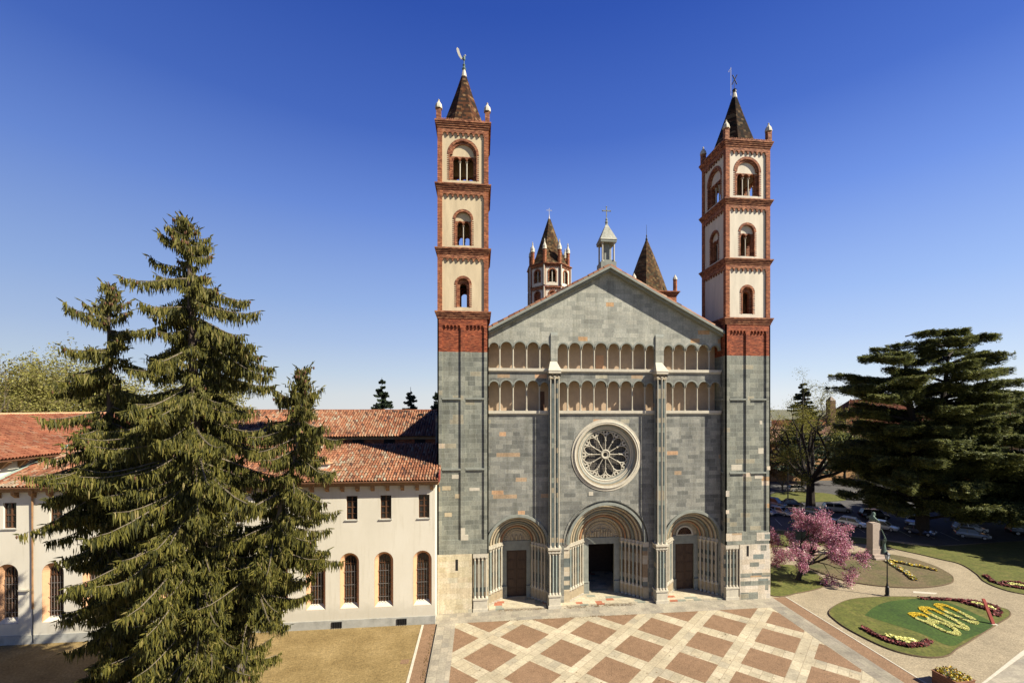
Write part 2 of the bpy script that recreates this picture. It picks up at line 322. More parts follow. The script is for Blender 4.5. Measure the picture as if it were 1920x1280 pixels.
class MB:
    def __init__(s): s.v = []; s.f = []; s.m = []; s.off = (0, 0, 0)
    def add(s, vs, fs, mi=0):
        b = len(s.v); s.v.extend([tuple(p) for p in vs]); s.f.extend([tuple(b + i for i in f) for f in fs]); s.m.extend([mi] * len(fs))
    def box(s, x0, x1, y0, y1, z0, z1, mi=0):
        s.add([(x0, y0, z0), (x1, y0, z0), (x1, y1, z0), (x0, y1, z0), (x0, y0, z1), (x1, y0, z1), (x1, y1, z1), (x0, y1, z1)],
              [(0, 3, 2, 1), (4, 5, 6, 7), (0, 1, 5, 4), (1, 2, 6, 5), (2, 3, 7, 6), (3, 0, 4, 7)], mi)
    def tbox(s, T, u0, u1, d0, d1, z0, z1, mi=0):
        P = [T(u, d, z) for z in (z0, z1) for u, d in ((u0, d0), (u1, d0), (u1, d1), (u0, d1))]
        s.add(P, [(0, 3, 2, 1), (4, 5, 6, 7), (0, 1, 5, 4), (1, 2, 6, 5), (2, 3, 7, 6), (3, 0, 4, 7)], mi)
    def poly(s, pts, mi=0): s.add(pts, [tuple(range(len(pts)))], mi)
    def prism(s, pts, vec, mi=0):
        n = len(pts); q = [tuple(a + b for a, b in zip(p, vec)) for p in pts]
        s.add(list(pts) + q, [tuple(range(n))[::-1], tuple(range(n, 2 * n))] + [(i, (i + 1) % n, n + (i + 1) % n, n + i) for i in range(n)], mi)
    def lathe(s, prof, cx, cy, n=12, mi=0, a0=0, cap=True):
        vs = []
        for r, z in prof:
            for i in range(n):
                a = a0 + 2 * pi * i / n; vs.append((cx + r * cos(a), cy + r * sin(a), z))
        fs = [(j * n + i, j * n + (i + 1) % n, (j + 1) * n + (i + 1) % n, (j + 1) * n + i) for j in range(len(prof) - 1) for i in range(n)]
        if cap: fs += [tuple(range(n))[::-1], tuple((len(prof) - 1) * n + i for i in range(n))]
        s.add(vs, fs, mi)
    def tube(s, pts, rad, n=6, mi=0, cap=True):
        pts = [Vector(p) for p in pts]; rad = rad if hasattr(rad, '__len__') else [rad] * len(pts)
        vs = []; up = Vector((0, 0, 1))
        for i, p in enumerate(pts):
            d = (pts[min(i + 1, len(pts) - 1)] - pts[max(i - 1, 0)])
            if d.length < 1e-9: d = Vector((0, 0, 1))
            d.normalize(); a = d.cross(up)
            if a.length < .05: a = d.cross(Vector((1, 0, 0)))
            a.normalize(); b = d.cross(a)
            for k in range(n):
                t = 2 * pi * k / n; vs.append(p + (a * cos(t) + b * sin(t)) * rad[i])
        fs = [(j * n + k, j * n + (k + 1) % n, (j + 1) * n + (k + 1) % n, (j + 1) * n + k) for j in range(len(pts) - 1) for k in range(n)]
        if cap: fs += [tuple(range(n))[::-1], tuple((len(pts) - 1) * n + k for k in range(n))]
        s.add(vs, fs, mi)
    # wall panel on plane d=0 (thickness t) with one hole: round-arched or rectangular
    def panel(s, T, u0, u1, z0, z1, t, hole=None, mi=0, mr=None, n=14, back=True):
        mr = mi if mr is None else mr
        if hole is None: s.tbox(T, u0, u1, 0, t, z0, z1, mi); return
        uc, hw, zb, zs, arch = hole
        for d, fl in ((0, 0), (t, 1)) if back else ((0, 0),):
            def q(pts):
                P = [T(u, d, z) for u, z in pts]; s.poly(P[::-1] if fl else P, mi)
            ztop = zs + (hw if arch else 0)
            if uc - hw - u0 > 1e-4: q([(u0, z0), (uc - hw, z0), (uc - hw, z1), (u0, z1)])
            if u1 - uc - hw > 1e-4: q([(uc + hw, z0), (u1, z0), (u1, z1), (uc + hw, z1)])
            if zb - z0 > 1e-4: q([(uc - hw, z0), (uc + hw, z0), (uc + hw, zb), (uc - hw, zb)])
            if arch:
                for i in range(n):
                    a, b = pi - pi * i / n, pi - pi * (i + 1) / n
                    ua, za, ub, zb2 = uc + hw * cos(a), zs + hw * sin(a), uc + hw * cos(b), zs + hw * sin(b)
                    q([(ua, za), (ub, zb2), (ub, z1), (ua, z1)])
            else: q([(uc - hw, zs), (uc + hw, zs), (uc + hw, z1), (uc - hw, z1)])
        outl = [(uc - hw, zb), (uc - hw, zs)] if True else []
        if arch: outl += [(uc + hw * cos(pi - pi * i / n), zs + hw * sin(pi - pi * i / n)) for i in range(1, n)]
        outl += [(uc + hw, zs), (uc + hw, zb)]
        k = len(outl)
        for i in range(k):
            if i == k - 1 and abs(zb - z0) < 1e-4: continue
            (ua, za), (ub, zb3) = outl[i], outl[(i + 1) % k]
            s.poly([T(ua, 0, za), T(ua, t, za), T(ub, t, zb3), T(ub, 0, zb3)], mr)
        # outer edges
        for (ua, za), (ub, zb3) in (((u0, z0), (u0, z1)), ((u0, z1), (u1, z1)), ((u1, z1), (u1, z0))):
            s.poly([T(ua, 0, za), T(ub, 0, zb3), T(ub, t, zb3), T(ua, t, za)], mi)
    def ring(s, T, uc, zc, r0, r1, d0, d1, a0=0, a1=pi, n=20, mi=0):
        full = abs(a1 - a0 - 2 * pi) < 1e-6
        vs = []
        for i in range(n + 1):
            a = a0 + (a1 - a0) * i / n
            for r, d in ((r0, d0), (r1, d0), (r1, d1), (r0, d1)): vs.append(T(uc + r * cos(a), d, zc + r * sin(a)))
        fs = [(4 * i + k, 4 * i + (k + 1) % 4, 4 * i + 4 + (k + 1) % 4, 4 * i + 4 + k) for i in range(n) for k in range(4)]
        if not full: fs += [(0, 1, 2, 3), (4 * n + 3, 4 * n + 2, 4 * n + 1, 4 * n)]
        s.add(vs, fs, mi)
    def roll(s, T, uc, zc, R, r, d, a0=0, a1=pi, n=22, m=7, mi=0):
        vs = []
        for i in range(n + 1):
            a = a0 + (a1 - a0) * i / n
            for k in range(m):
                b = 2 * pi * k / m; rr = R + r * cos(b); vs.append(T(uc + rr * cos(a), d + r * sin(b), zc + rr * sin(a)))
        s.add(vs, [(i * m + k, i * m + (k + 1) % m, (i + 1) * m + (k + 1) % m, (i + 1) * m + k) for i in range(n) for k in range(m)], mi)
    def circpanel(s, T, u0, u1, z0, z1, uc, zc, r, t, n=64, mi=0):
        out = []
        for i in range(n):
            a = 2 * pi * i / n; c, q = cos(a), sin(a)
            k = min([(u1 - uc) / c if c > 1e-9 else (u0 - uc) / c if c < -1e-9 else 1e9, (z1 - zc) / q if q > 1e-9 else (z0 - zc) / q if q < -1e-9 else 1e9])
            out.append([uc + c * k, zc + q * k])
        for cu, cz in ((u0, z0), (u0, z1), (u1, z0), (u1, z1)):
            j = min(range(n), key=lambda i: (out[i][0] - cu) ** 2 + (out[i][1] - cz) ** 2); out[j] = [cu, cz]
        for i in range(n):
            j = (i + 1) % n; a, b = 2 * pi * i / n, 2 * pi * (i + 1) / n
            ia, ib = (uc + r * cos(a), zc + r * sin(a)), (uc + r * cos(b), zc + r * sin(b))
            s.poly([T(ia[0], 0, ia[1]), T(out[i][0], 0, out[i][1]), T(out[j][0], 0, out[j][1]), T(ib[0], 0, ib[1])], mi)
            s.poly([T(ia[0], 0, ia[1]), T(ib[0], 0, ib[1]), T(ib[0], t, ib[1]), T(ia[0], t, ia[1])], mi)
    def build(s, name, mats, parent=None, smooth=False, **kw):
        me = bpy.data.meshes.new(name)
        off = Vector((0, 0, 0))
        if parent is not None:
            M = wmat(parent).inverted(); vv = [tuple(M @ Vector(p)) for p in s.v]
        else: vv = s.v
        me.from_pydata(vv, [], s.f)
        mats = mats if isinstance(mats, (list, tuple)) else [mats]
        for m in mats: me.materials.append(MAT[m])
        me.polygons.foreach_set('material_index', s.m)
        me.update()
        import bmesh
        bm = bmesh.new(); bm.from_mesh(me); bmesh.ops.recalc_face_normals(bm, faces=bm.faces); bm.to_mesh(me); bm.free()
        if smooth: me.polygons.foreach_set('use_smooth', [True] * len(me.polygons))
        o = bpy.data.objects.new(name, me); return finish(o, parent, **kw)
WM = {}
def wmat(o):
    k = o.name
    if k in WM: return WM[k]
    m = Matrix.Translation(o.location) @ o.rotation_euler.to_matrix().to_4x4()
    if o.parent: m = wmat(o.parent) @ m
    WM[k] = m; return m

def arr_mesh(name, V, F, mat, parent=None, rnd=None, smooth=False, **kw):
    """V (n,3) world coords, F (m,k) faces; rnd per vertex"""
    V = np.asarray(V, dtype=np.float32)
    if parent is not None:
        M = np.array(wmat(parent).inverted()); V = (V @ M[:3, :3].T + M[:3, 3]).astype(np.float32)
    F = np.asarray(F, dtype=np.int32); m, k = F.shape
    me = bpy.data.meshes.new(name); me.vertices.add(len(V)); me.vertices.foreach_set('co', V.ravel())
    me.loops.add(m * k); me.loops.foreach_set('vertex_index', F.ravel())
    me.polygons.add(m); me.polygons.foreach_set('loop_start', np.arange(0, m * k, k, dtype=np.int32)); me.polygons.foreach_set('loop_total', np.full(m, k, dtype=np.int32))
    if smooth: me.polygons.foreach_set('use_smooth', np.ones(m, dtype=bool))
    me.materials.append(MAT[mat]); me.update(calc_edges=True)
    if rnd is not None:
        a = me.attributes.new('rnd', 'FLOAT', 'POINT'); a.data.foreach_set('value', np.asarray(rnd, dtype=np.float32))
    o = bpy.data.objects.new(name, me); return finish(o, parent, **kw)

def Tf(Y): return lambda u, d, z: (u, Y + d, z)
# ================================================================== GROUND
def sheet(name, pts, z, mat, kind='structure', parent=None, thick=0, **kw):
    mb = MB()
    if thick: mb.prism([(x, y, z - thick) for x, y in pts], (0, 0, thick))
    else: mb.poly([(x, y, z) for x, y in pts])
    return mb.build(name, mat, parent, kind=kind, **kw)
def rect(x0, x1, y0, y1): return [(x0, y0), (x1, y0), (x1, y1), (x0, y1)]
sheet('ground', rect(-4000, 4000, -400, 7000), -.03, 'far_land')
sheet('gravel_court', rect(-75, -18.52, -60, -1.85), 0.0, 'mossy_gravel')
sheet('gravel_path', rect(17.4, 70, -60, 30), -.008, 'gravel')
mb = MB(); mb.box(-18.52, -18.32, -60, -2.0, -.02, .035); mb.build('kerb', 'light_stone', kind='structure')
sheet('red_path', rect(-18.32, -17.22, -60, -1.9), .004, 'asphalt_red')
sheet('drain_channel', rect(-17.22, -17.10, -60, -1.9), .006, 'lead_black')
sheet('paving_strip', rect(-17.10, -15.42, -60, -2.0), .008, 'grey_paving_long')
sheet('forecourt_paving', rect(-15.42, 15.9, -40, -2.0), .004, 'white_paving')
sheet('church_pavement', rect(-17.30, 17.6, -2.0, 1.2), .008, 'grey_paving')
sheet('paving_border', rect(15.9, 17.6, -40, -2.0), .008, 'grey_paving_border')
sheet('red_border', rect(17.6, 19.05, -40, .1), .004, 'asphalt_red')
mb = MB(); mb.box(19.05, 19.17, -40, .1, -.02, .03); mb.build('kerb', 'light_stone', kind='structure')
def clip(poly, x0, x1, y0, y1):
    for ax, lim, sg in ((0, x0, 1), (0, x1, -1), (1, y0, 1), (1, y1, -1)):
        out = []
        for i in range(len(poly)):
            a, b = poly[i], poly[(i + 1) % len(poly)]
            ia, ib = sg * (a[ax] - lim) >= 0, sg * (b[ax] - lim) >= 0
            if ia: out.append(a)
            if ia != ib:
                t = (lim - a[ax]) / (b[ax] - a[ax]); out.append((a[0] + t * (b[0] - a[0]), a[1] + t * (b[1] - a[1])))
        poly = out
        if len(poly) < 3: return []
    return poly
mb = MB()
for j in range(-13, 2):
    for i in range(-4, 5):
        cx = -9.25 + 6.2 * i + (3.1 if j % 2 else 0); cy = -4.86 + 2.96 * j
        pl = clip([(cx, cy + 2.06), (cx + 2.16, cy), (cx, cy - 2.06), (cx - 2.16, cy)], -15.42, 15.9, -40, -2.0)
        if pl: mb.poly([(x, y, .008) for x, y in pl])
mb.build('asphalt_diamonds', 'asphalt_red', kind='structure')

# ================================================================== BASILICA
bas = thing('basilica', 'green stone basilica with twin bell towers, rose window and three arched portals', 'church', (0, 0, 0))

def cornice(mb, x0, x1, y0, y1, z0, z1, p, mi=0):
    h = z1 - z0
    for k, (a, b, q) in enumerate(((0, .3, .22), (.3, .55, .5), (.55, .78, .75), (.78, 1, 1))):
        mb.box(x0 - p * q, x1 + p * q, y0 - p * q, y1 + p * q, z0 + h * a, z0 + h * b, mi)
def frieze(mb, T, u0, u1, ztop, h, n, t=.10, mi=0):
    w = (u1 - u0) / n
    for i in range(n):
        mb.panel(T, u0 + i * w, u0 + (i + 1) * w, ztop - h, ztop, t, (u0 + (i + .5) * w, w * .36, ztop - h, ztop - h * .72, True), mi, n=6)

def column(mb, x, y, z0, z1, r, mi=0, n=10, mc=None):
    mc = mi if mc is None else mc
    H = z1 - z0; b = min(.22, H * .06); c = min(.38, H * .09)
    mb.lathe([(r * 1.55, z0), (r * 1.55, z0 + b * .4), (r * 1.25, z0 + b * .5), (r * 1.35, z0 + b * .8), (r, z0 + b)], x, y, n, mc)
    mb.lathe([(r, z0 + b), (r * .97, z1 - c)], x, y, n, mi, cap=False)
    mb.lathe([(r * .97, z1 - c), (r * 1.15, z1 - c * .9), (r * 1.0, z1 - c * .8), (r * 1.45, z1 - c * .35), (r * 1.75, z1 - c * .2)], x, y, n, mc)
    mb.box(x - r * 1.8, x + r * 1.8, y - r * 1.8, y + r * 1.8, z1 - c * .2, z1, mc)

def faces(cx, cy, h):
    """four wall transforms of a square of half side h: u along, d inward"""
    return [lambda u, d, z: (cx + u, cy - h + d, z), lambda u, d, z: (cx + h - d, cy + u, z),
            lambda u, d, z: (cx - u, cy + h - d, z), lambda u, d, z: (cx - h + d, cy - u, z)]

def bell_tower(cx, stone, plaster, tiles, label, niche, course2, side_plain):
    cy, h = 2.5, 2.48
    x0, x1, y0, y1 = cx - h, cx + h, .02, 4.98
    T4 = faces(cx, cy, h)
    mb = MB()   # shaft: 0 stone, 1 deep brick, 2 brick trim, 3 marble base, 4 dark
    ins = .13
    marble = 3
    # base
    zb = 5.75
    if niche > 0:   # niche on the right (+X) corner
        mb.box(x0, x1 - 1.62, y0, y1, 0, zb, 3); mb.box(x1 - 1.62, x1, .55, y1, 0, zb - .02, 3)
    else:
        mb.box(x0 + 1.55, x1, y0, y1, 0, zb, 3); mb.box(x0, x0 + 1.55, .55, y1, 0, zb - .02, 3)
    sx = cx - .62 if niche > 0 else cx - .05
    mb.box(sx - .13, sx + .13, y0 - .004, y0 + .05, 4.15 if niche > 0 else 4.5, 5.25 if niche > 0 else 5.6, 4)
    # green stone stage with recessed panels
    zc = 25.5
    mb.box(x0 + ins, x1 - ins, y0 + ins, y1 - ins, zb, zc, 0)
    mb.box(x0 + ins, x1 - ins, y0 + ins, y1 - ins, zc, 28.76, 1)
    for T in T4:
        for (a, b) in ((-h, -h + .44), (-.24, .22), (h - .44, h)):
            mb.tbox(T, a, b, 0, ins, 7.1, zc, 0); mb.tbox(T, a, b, 0, ins, zc, 28.76, 1)
        mb.tbox(T, -h, h, 0, ins, zb, 7.1, 0)
        mb.tbox(T, -h + .44, -.24, .0, ins, 28.35, 28.76, 1); mb.tbox(T, .22, h - .44, .0, ins, 28.35, 28.76, 1)
        for (a, b) in ((-h + .44, -.24), (.22, h - .44)):
            for zz in (20.85, course2): mb.tbox(T, a - .0, b + .0, -.03, ins, zz, zz + .16, 5)
            w = (b - a); frieze(mb, lambda u, d, z, T=T: T(u, d, z), a, b, 28.35, .5, 5, ins, 1)
    tw = mb.build("bell_tower", [stone, 'deep_red_brick', 'red_brick_trim', 'cream_marble' if niche > 0 else 'mixed_marble', 'lead_black', 'grey_stone'], bas, label=label)


    # cornices
    for z0, z1 in ((28.76, 29.45), (35.06, 35.62), (41.32, 41.88), (47.32, 47.98)):
        m = MB(); cornice(m, x0, x1, y0, y1, z0, z1, .25); m.build('cornice', 'red_brick_trim', tw)
    # belfry stages
    specs = [(29.45, 35.06, 1, .58, 29.9, 32.15, .25), (35.62, 41.32, 2, .76, 35.95, 38.5, .24), (41.88, 47.32, 3, 1.28, 42.3, 44.88, .25)]
    for z0, z1, kind, hw, zbb, zs, rw in specs:
        m = MB()   # 0 plaster 1 brick 2 trim
        cols = []
        for fi, T in enumerate(T4):
            pw = .45
            m.tbox(T, -h, -h + pw, 0, .4, z0, z1, 1) if fi % 2 == 0 else m.tbox(T, -h + .4, -h + pw, 0, .4, z0, z1, 1)
            m.tbox(T, h - pw, h, 0, .4, z0, z1, 1) if fi % 2 == 0 else m.tbox(T, h - pw, h - .4, 0, .4, z0, z1, 1)
            Ti = lambda u, d, z, T=T: T(u, d + .14, z)
            m.tbox(T, -h + pw, h - pw, 0, .139, z1 - .28, z1, 2)
            frieze(m, T, -h + pw, h - pw, z1 - .28, .42, 8, .138, 2)
            if side_plain and kind == 1 and fi == 3:
                m.tbox(Ti, -h + pw, h - pw, 0, .3, z0, z1, 0); continue
            m.panel(Ti, -h + pw, h - pw, z0, z1, .26, (0, hw, zbb, zs, True), 0, 2, n=16)
            # brick surround (proud ring + jambs + teeth)
            m.ring(Ti, 0, zs, hw, hw + rw, -.035, .02, n=18, mi=2)
            for sg in (-1, 1):
                a, b = sorted((sg * hw, sg * (hw + .09))); m.tbox(Ti, a, b, -.03, .02, zbb, zs, 2)
                k = 0; zz = zbb + .04
                while zz < zs - .06:
                    a, b = sorted((sg * (hw + .09), sg * (hw + (.27 if True else .2)))); m.tbox(Ti, a, b, -.02, .02, zz, zz + .085, 2); zz += .19
            # inner order
            Tj = lambda u, d, z, T=T: T(u, d + .40, z)
            if kind == 1: m.panel(Tj, -hw - .1, hw + .1, z0 + .2, zs + hw + .2, .35, (0, .34, zbb, 31.95, True), 2, 2, n=12)
            elif kind == 2:
                H = hw + .1
                m.tbox(Tj, -H, -.60, 0, .3, z0 + .2, 38.15, 2); m.tbox(Tj, .60, H, 0, .3, z0 + .2, 38.15, 2); m.tbox(Tj, -.6, .6, 0, .3, z0 + .2, zbb, 2)
                for c0 in (-.3, .3): m.panel(Tj, c0 - .3, c0 + .3, 38.02, 38.42, .3, (c0, .25, 38.02, 38.12, True), 2, n=8)
                m.tbox(Tj, -H, -.60, 0, .3, 38.15, 38.42, 2); m.tbox(Tj, .60, H, 0, .3, 38.15, 38.42, 2)
                m.tbox(Tj, -H, H, 0, .3, 38.42, zs + hw + .2, 0)
                for c0 in (-.3, .3): m.ring(Tj, c0, 38.12, .25, .34, -.03, .02, n=8, mi=2)
                p = T(0, .55, 0); cols.append((p[0], p[1], zbb, 38.02, .065))
            else:
                H = hw + .1
                m.ring(Tj, 0, zs, 1.05, 1.3, -.16, 0.0, n=16, mi=2)
                m.tbox(Tj, -H, -1.0, -.02, .3, z0 + .2, 44.4, 2); m.tbox(Tj, 1.0, H, -.02, .3, z0 + .2, 44.4, 2); m.tbox(Tj, -1, 1, 0, .3, z0 + .2, zbb, 2)
                for c0 in (-.667, 0, .667): m.panel(Tj, c0 - .333, c0 + .333, 44.33, 44.78, .3, (c0, .28, 44.33, 44.42, True), 2, n=8); m.ring(Tj, c0, 44.42, .28, .37, -.03, .02, n=8, mi=2)
                m.tbox(Tj, -H, -1.0, 0, .3, 44.4, 44.78, 2); m.tbox(Tj, 1.0, H, 0, .3, 44.4, 44.78, 2)
                m.tbox(Tj, -H, H, 0, .3, 44.78, zs + hw + .2, 0)
                for c0 in (-.333, .333):
                    p = T(c0, .55, 0); cols.append((p[0], p[1], zbb, 44.33, .07))
        m.box(x0 + .45, x1 - .45, y0 + .45, y1 - .45, z0 - .02, z0 + .1, 1)
        m.build('belfry_stage', [plaster, 'red_brick', 'red_brick_trim'], tw)
        for q in cols: c = MB(); column(c, *q, 0); c.build('colonnette', 'column_white', tw)
    # spire
    m = MB(); R = 2.42; a0 = pi / 8
    prof = [(R * 1.04, 47.98), (R * .97, 48.25), (R * .70, 50.05), (R * .40, 52.1), (R * .12, 54.2)]
    m.lathe(prof, cx, cy, 8, 0, a0); m.lathe([(.30, 54.1), (.24, 54.5), (.12, 55.0)], cx, cy, 8, 1)
    m.build('spire', [tiles, 'light_stone'], tw)
    for sx_, sy_ in ((-1, -1), (1, -1), (1, 1), (-1, 1)):
        m = MB(); px, py = cx + sx_ * (h - .12), cy + sy_ * (h - .12)
        m.box(px - .23, px + .23, py - .23, py + .23, 47.98, 49.15, 0)
        m.lathe([(.36, 49.15), (.36, 49.3), (.30, 49.55), (.10, 49.85), (.07, 49.95), (.10, 50.02), (.02, 50.1)], px, py, 8, 1, pi / 8)
        m.build('pinnacle', ['red_brick_trim', 'light_stone'], tw)
    # row of antefix tiles on the eave
    m = MB()
    for T in T4:
        for i in range(22):
            u = -2.0 + i * 4.0 / 21; m.tbox(T, u - .055, u + .055, -.2, .3, 47.98, 48.13, 0)
    m.build('eave_tiles', 'red_brick_trim', tw)
    return tw
TW = []
def vane_cock(tw, cx, cy, z):
    m = MB(); m.lathe([(.16, z), (.22, z + .15), (.10, z + .4), (.16, z + .55), (.05, z + .7), (.04, z + 1.0)], cx, cy, 8)
    m.lathe([(.03, z + .95), (.13, z + 1.1), (.16, z + 1.25), (.10, z + 1.42), (.05, z + 1.5)], cx, cy, 8)
    m.build('vane_base', 'bronze', tw)
    m = MB()  # angel-like wing: curved plume
    pts = [(0, 1.15), (-.22, 1.3), (-.42, 1.75), (-.52, 2.15), (-.70, 2.32), (-.78, 2.15), (-.72, 1.85), (-.55, 1.45), (-.30, 1.12)]
    m.prism([(cx + a, cy - .04, z + b) for a, b in pts], (0, .08, 0)); m.lathe([(.02, z + 1.45), (.09, z + 1.55), (.02, z + 1.66)], cx + .12, cy, 6)
    m.build('gilded_vane', 'gold', tw)
def vane_x(tw, cx, cy, z):
    m = MB(); m.lathe([(.22, z - .1), (.2, z + .1), (.24, z + .15), (.1, z + .3), (.03, z + .35), (.025, z + 1.0)], cx, cy, 8)
    m.tube([(cx - .28, cy, z + .75), (cx + .30, cy, z + 1.85)], .055, 6); m.tube([(cx + .27, cy, z + .8), (cx - .22, cy, z + 1.80)], .055, 6)
    m.build('iron_saltire', 'iron', tw)
    m = MB(); m.tube([(cx - .42, cy, z - .5), (cx - .42, cy, z + 2.6)], .025, 5); m.tube([(cx - .42, cy, z + 2.5), (cx - .75, cy, z + 2.1)], .018, 4); m.tube([(cx - .42, cy, z + 2.2), (cx - .7, cy, z + 2.05)], .012, 4)
    m.build('lightning_rod', 'pale_iron', tw)
t1 = bell_tower(-14.8, 'green_tower_stone', 'plaster_yellow', 'spire_tiles', 'left bell tower with yellowish plaster panels and a gilded vane on its spire', 1, 13.95, False)
vane_cock(t1, -14.8, 2.5, 54.9)
t2 = bell_tower(14.8, 'green_tower_stone', 'plaster_white', 'spire_tiles_dark', 'right bell tower with whiter plaster panels and an iron X on its spire', -1, 13.15, True)
vane_x(t2, 14.8, 2.5, 54.95)
# colour patches on the right tower base
def inset_block(name, mat, x0_, x1_, z0_, z1_, y=.012):
    mb = MB(); mb.box(x0_, x1_, y, y + .12, z0_, z1_, 0); return mb.build(name, mat, bas)
for q in ((13.95, 17.24, 2.3, 2.72), (13.95, 17.24, 1.42, 1.9), (13.95, 15.9, .02, .72), (15.0, 16.0, 3.4, 3.85), (16.2, 16.85, 5.05, 5.62), (16.7, 17.05, .9, 1.42)): inset_block('green_course', 'green_tower_stone', *q)
for q in ((12.36, 14.1, 6.15, 6.95), (15.75, 17.24, 6.1, 6.95), (12.34, 12.72, 10.8, 11.4), (12.34, 12.70, 9.0, 9.4), (16.9, 17.26, 13.5, 13.9)): inset_block('pale_block', 'mixed_marble', *q)
for q in ((13.0, 14.2, 13.5, 14.1), (16.0, 16.6, 15.2, 15.8), (16.15, 16.45, 18.3, 18.7), (15.6, 16.5, 12.6, 13.0), (-15.9, -15.2, 13.1, 13.5), (-14.2, -13.2, 11.9, 12.2), (-15.0, -14.6, 16.1, 16.5)): inset_block('pale_block', 'light_stone', *q, y=.135)
for q in ((-15.02, -14.6, 7.1, 8.3), (-14.6, -14.3, 7.1, 7.6)): inset_block('pale_block', 'light_stone', *q, y=.012)
for q in ((-16.9, -16.0, 12.0, 12.4), (-15.6, -15.1, 11.2, 11.6), (-16.6, -15.9, 9.4, 9.8)): inset_block('orange_block', 'warm_stone', *q, y=.135)

# ------------------------------------------------ facade wall (plane Y=1)
YF = 1.0; TF = Tf(YF)
BL, BR = -5.72, 5.42          # clustered buttress centres
XM = -.10
mb = MB()
mb.panel(TF, -12.32, -6.32, 0, 10.9, .45, (-9.32, 2.95, 0, 6.05, True), 0, 1, n=24)
mb.panel(TF, -5.12, 4.82, 0, 10.9, .45, (XM, 4.50, 0, 6.05, True), 0, 1, n=28)
mb.panel(TF, 6.02, 12.32, 0, 10.9, .45, (9.20, 2.95, 0, 6.05, True), 0, 1, n=24)
mb.box(-6.32, -5.12, YF, YF + .45, 0, 10.9, 0); mb.box(4.82, 6.02, YF, YF + .45, 0, 10.9, 0)
mb.box(-12.32, -5.12, YF, YF + .45, 10.9, 19.45, 0); mb.box(4.82, 12.32, YF, YF + .45, 10.9, 19.45, 0)
mb.circpanel(TF, -5.12, 4.82, 10.9, 19.45, XM, 15.17, 3.35, .45)
mb.build('facade_wall', ['facade_stone', 'grey_stone'], bas)
# ledges
for z in (19.47, 23.76):
    mb = MB(); mb.box(-12.32, 12.32, YF - .20, YF + 1.2, z, z + .28, 0); mb.box(-12.32, 12.32, YF - .10, YF, z - .14, z, 0); mb.build('ledge', 'light_stone', bas)
mb = MB()
SPL, SPU = 22.22, 26.12
cl_up = [-12.32, -11.18, -9.83, -8.45, -7.10, -5.98]; cm_up = [-5.28, -4.13, -2.78, -1.4, 0, 1.34, 2.70, 4.06, 5.10]; cr_up = [5.98, 7.08, 8.42, 9.78, 11.12, 12.32]
cl_lo = [-12.32, -11.18, -9.83, -8.45, -7.12, -6.12]; cm_lo = [-5.25, -4.2, -2.85, -1.44, -.04, 1.30, 2.66, 4.04, 5.0]; cr_lo = [5.9, 7.06, 8.40, 9.78, 11.12, 12.32]
colpos = []
def arcade(cs, zs, z0, ztop, mi):
    for a, b in zip(cs[:-1], cs[1:]):
        hw = (b - a) / 2 - .10; c = (a + b) / 2
        mb.panel(TF, a, b, zs, ztop, .42, (c, hw, zs, zs + .02, True), mi, n=14)
        mb.ring(TF, c, zs + .02, hw, hw + .15, -.03, .02, n=14, mi=1)
    for x in cs[1:-1]: colpos.append((x, z0, zs))
for cs in (cl_lo, cm_lo, cr_lo): arcade(cs, SPL, 19.75, 23.62, 0)
for cs in (cl_up, cm_up, cr_up): arcade(cs, SPU, 24.04, 27.3, 2)
mb.box(-6.12, -5.25, YF, YF + .42, 19.75, 23.62, 0); mb.box(5.0, 5.9, YF, YF + .42, 19.75, 23.62, 0)
mb.box(-5.98, -5.28, YF - .12, YF + .42, 24.04, 27.45, 2); mb.box(5.10, 5.98, YF - .12, YF + .42, 24.04, 27.45, 2)
mb.build('arcade_wall', ['facade_stone', 'grey_stone', 'gable_stone'], bas)
for a, b in ((-5.98, -5.28), (5.10, 5.98)):   # sloped tops of pilasters
    mb = MB(); mb.add([(a, YF - .12, 27.45), (b, YF - .12, 27.45), (b, YF, 27.45), (a, YF, 27.45), (a, YF, 27.75), (b, YF, 27.75)], [(0, 1, 2, 3), (0, 1, 5, 4), (0, 3, 4), (1, 2, 5), (2, 3, 4, 5)]); mb.build('pilaster_cap', 'grey_stone', bas)
for x, z0, z1 in colpos:
    m = MB(); column(m, x, YF + .2, z0, z1, .085, 0, 10); m.build('gallery_column', 'column_white', bas)
mb = MB()   # gallery rear wall and floors
mb.box(-12.32, 12.32, YF + 1.2, YF + 1.5, 19.45, 28.0, 0)
mb.box(-12.32, 12.32, YF + .42, YF + 1.2, 23.35, 23.62, 0); mb.box(-12.32, 12.32, YF + .42, YF + 1.2, 27.05, 27.3, 0)
mb.build('gallery_back_wall', 'gallery_plaster', bas)
mb = MB(); mb.box(-6.95, -6.45, YF + 1.14, YF + 1.21, 19.76, 21.75, 0); mb.build('gallery_doorway', 'dark_timber', bas)
mb = MB(); mb.box(-.95, -.1, YF + 1.16, YF + 1.21, 24.05, 25.6, 0); mb.build('blocked_doorway', 'peach_trim', bas)
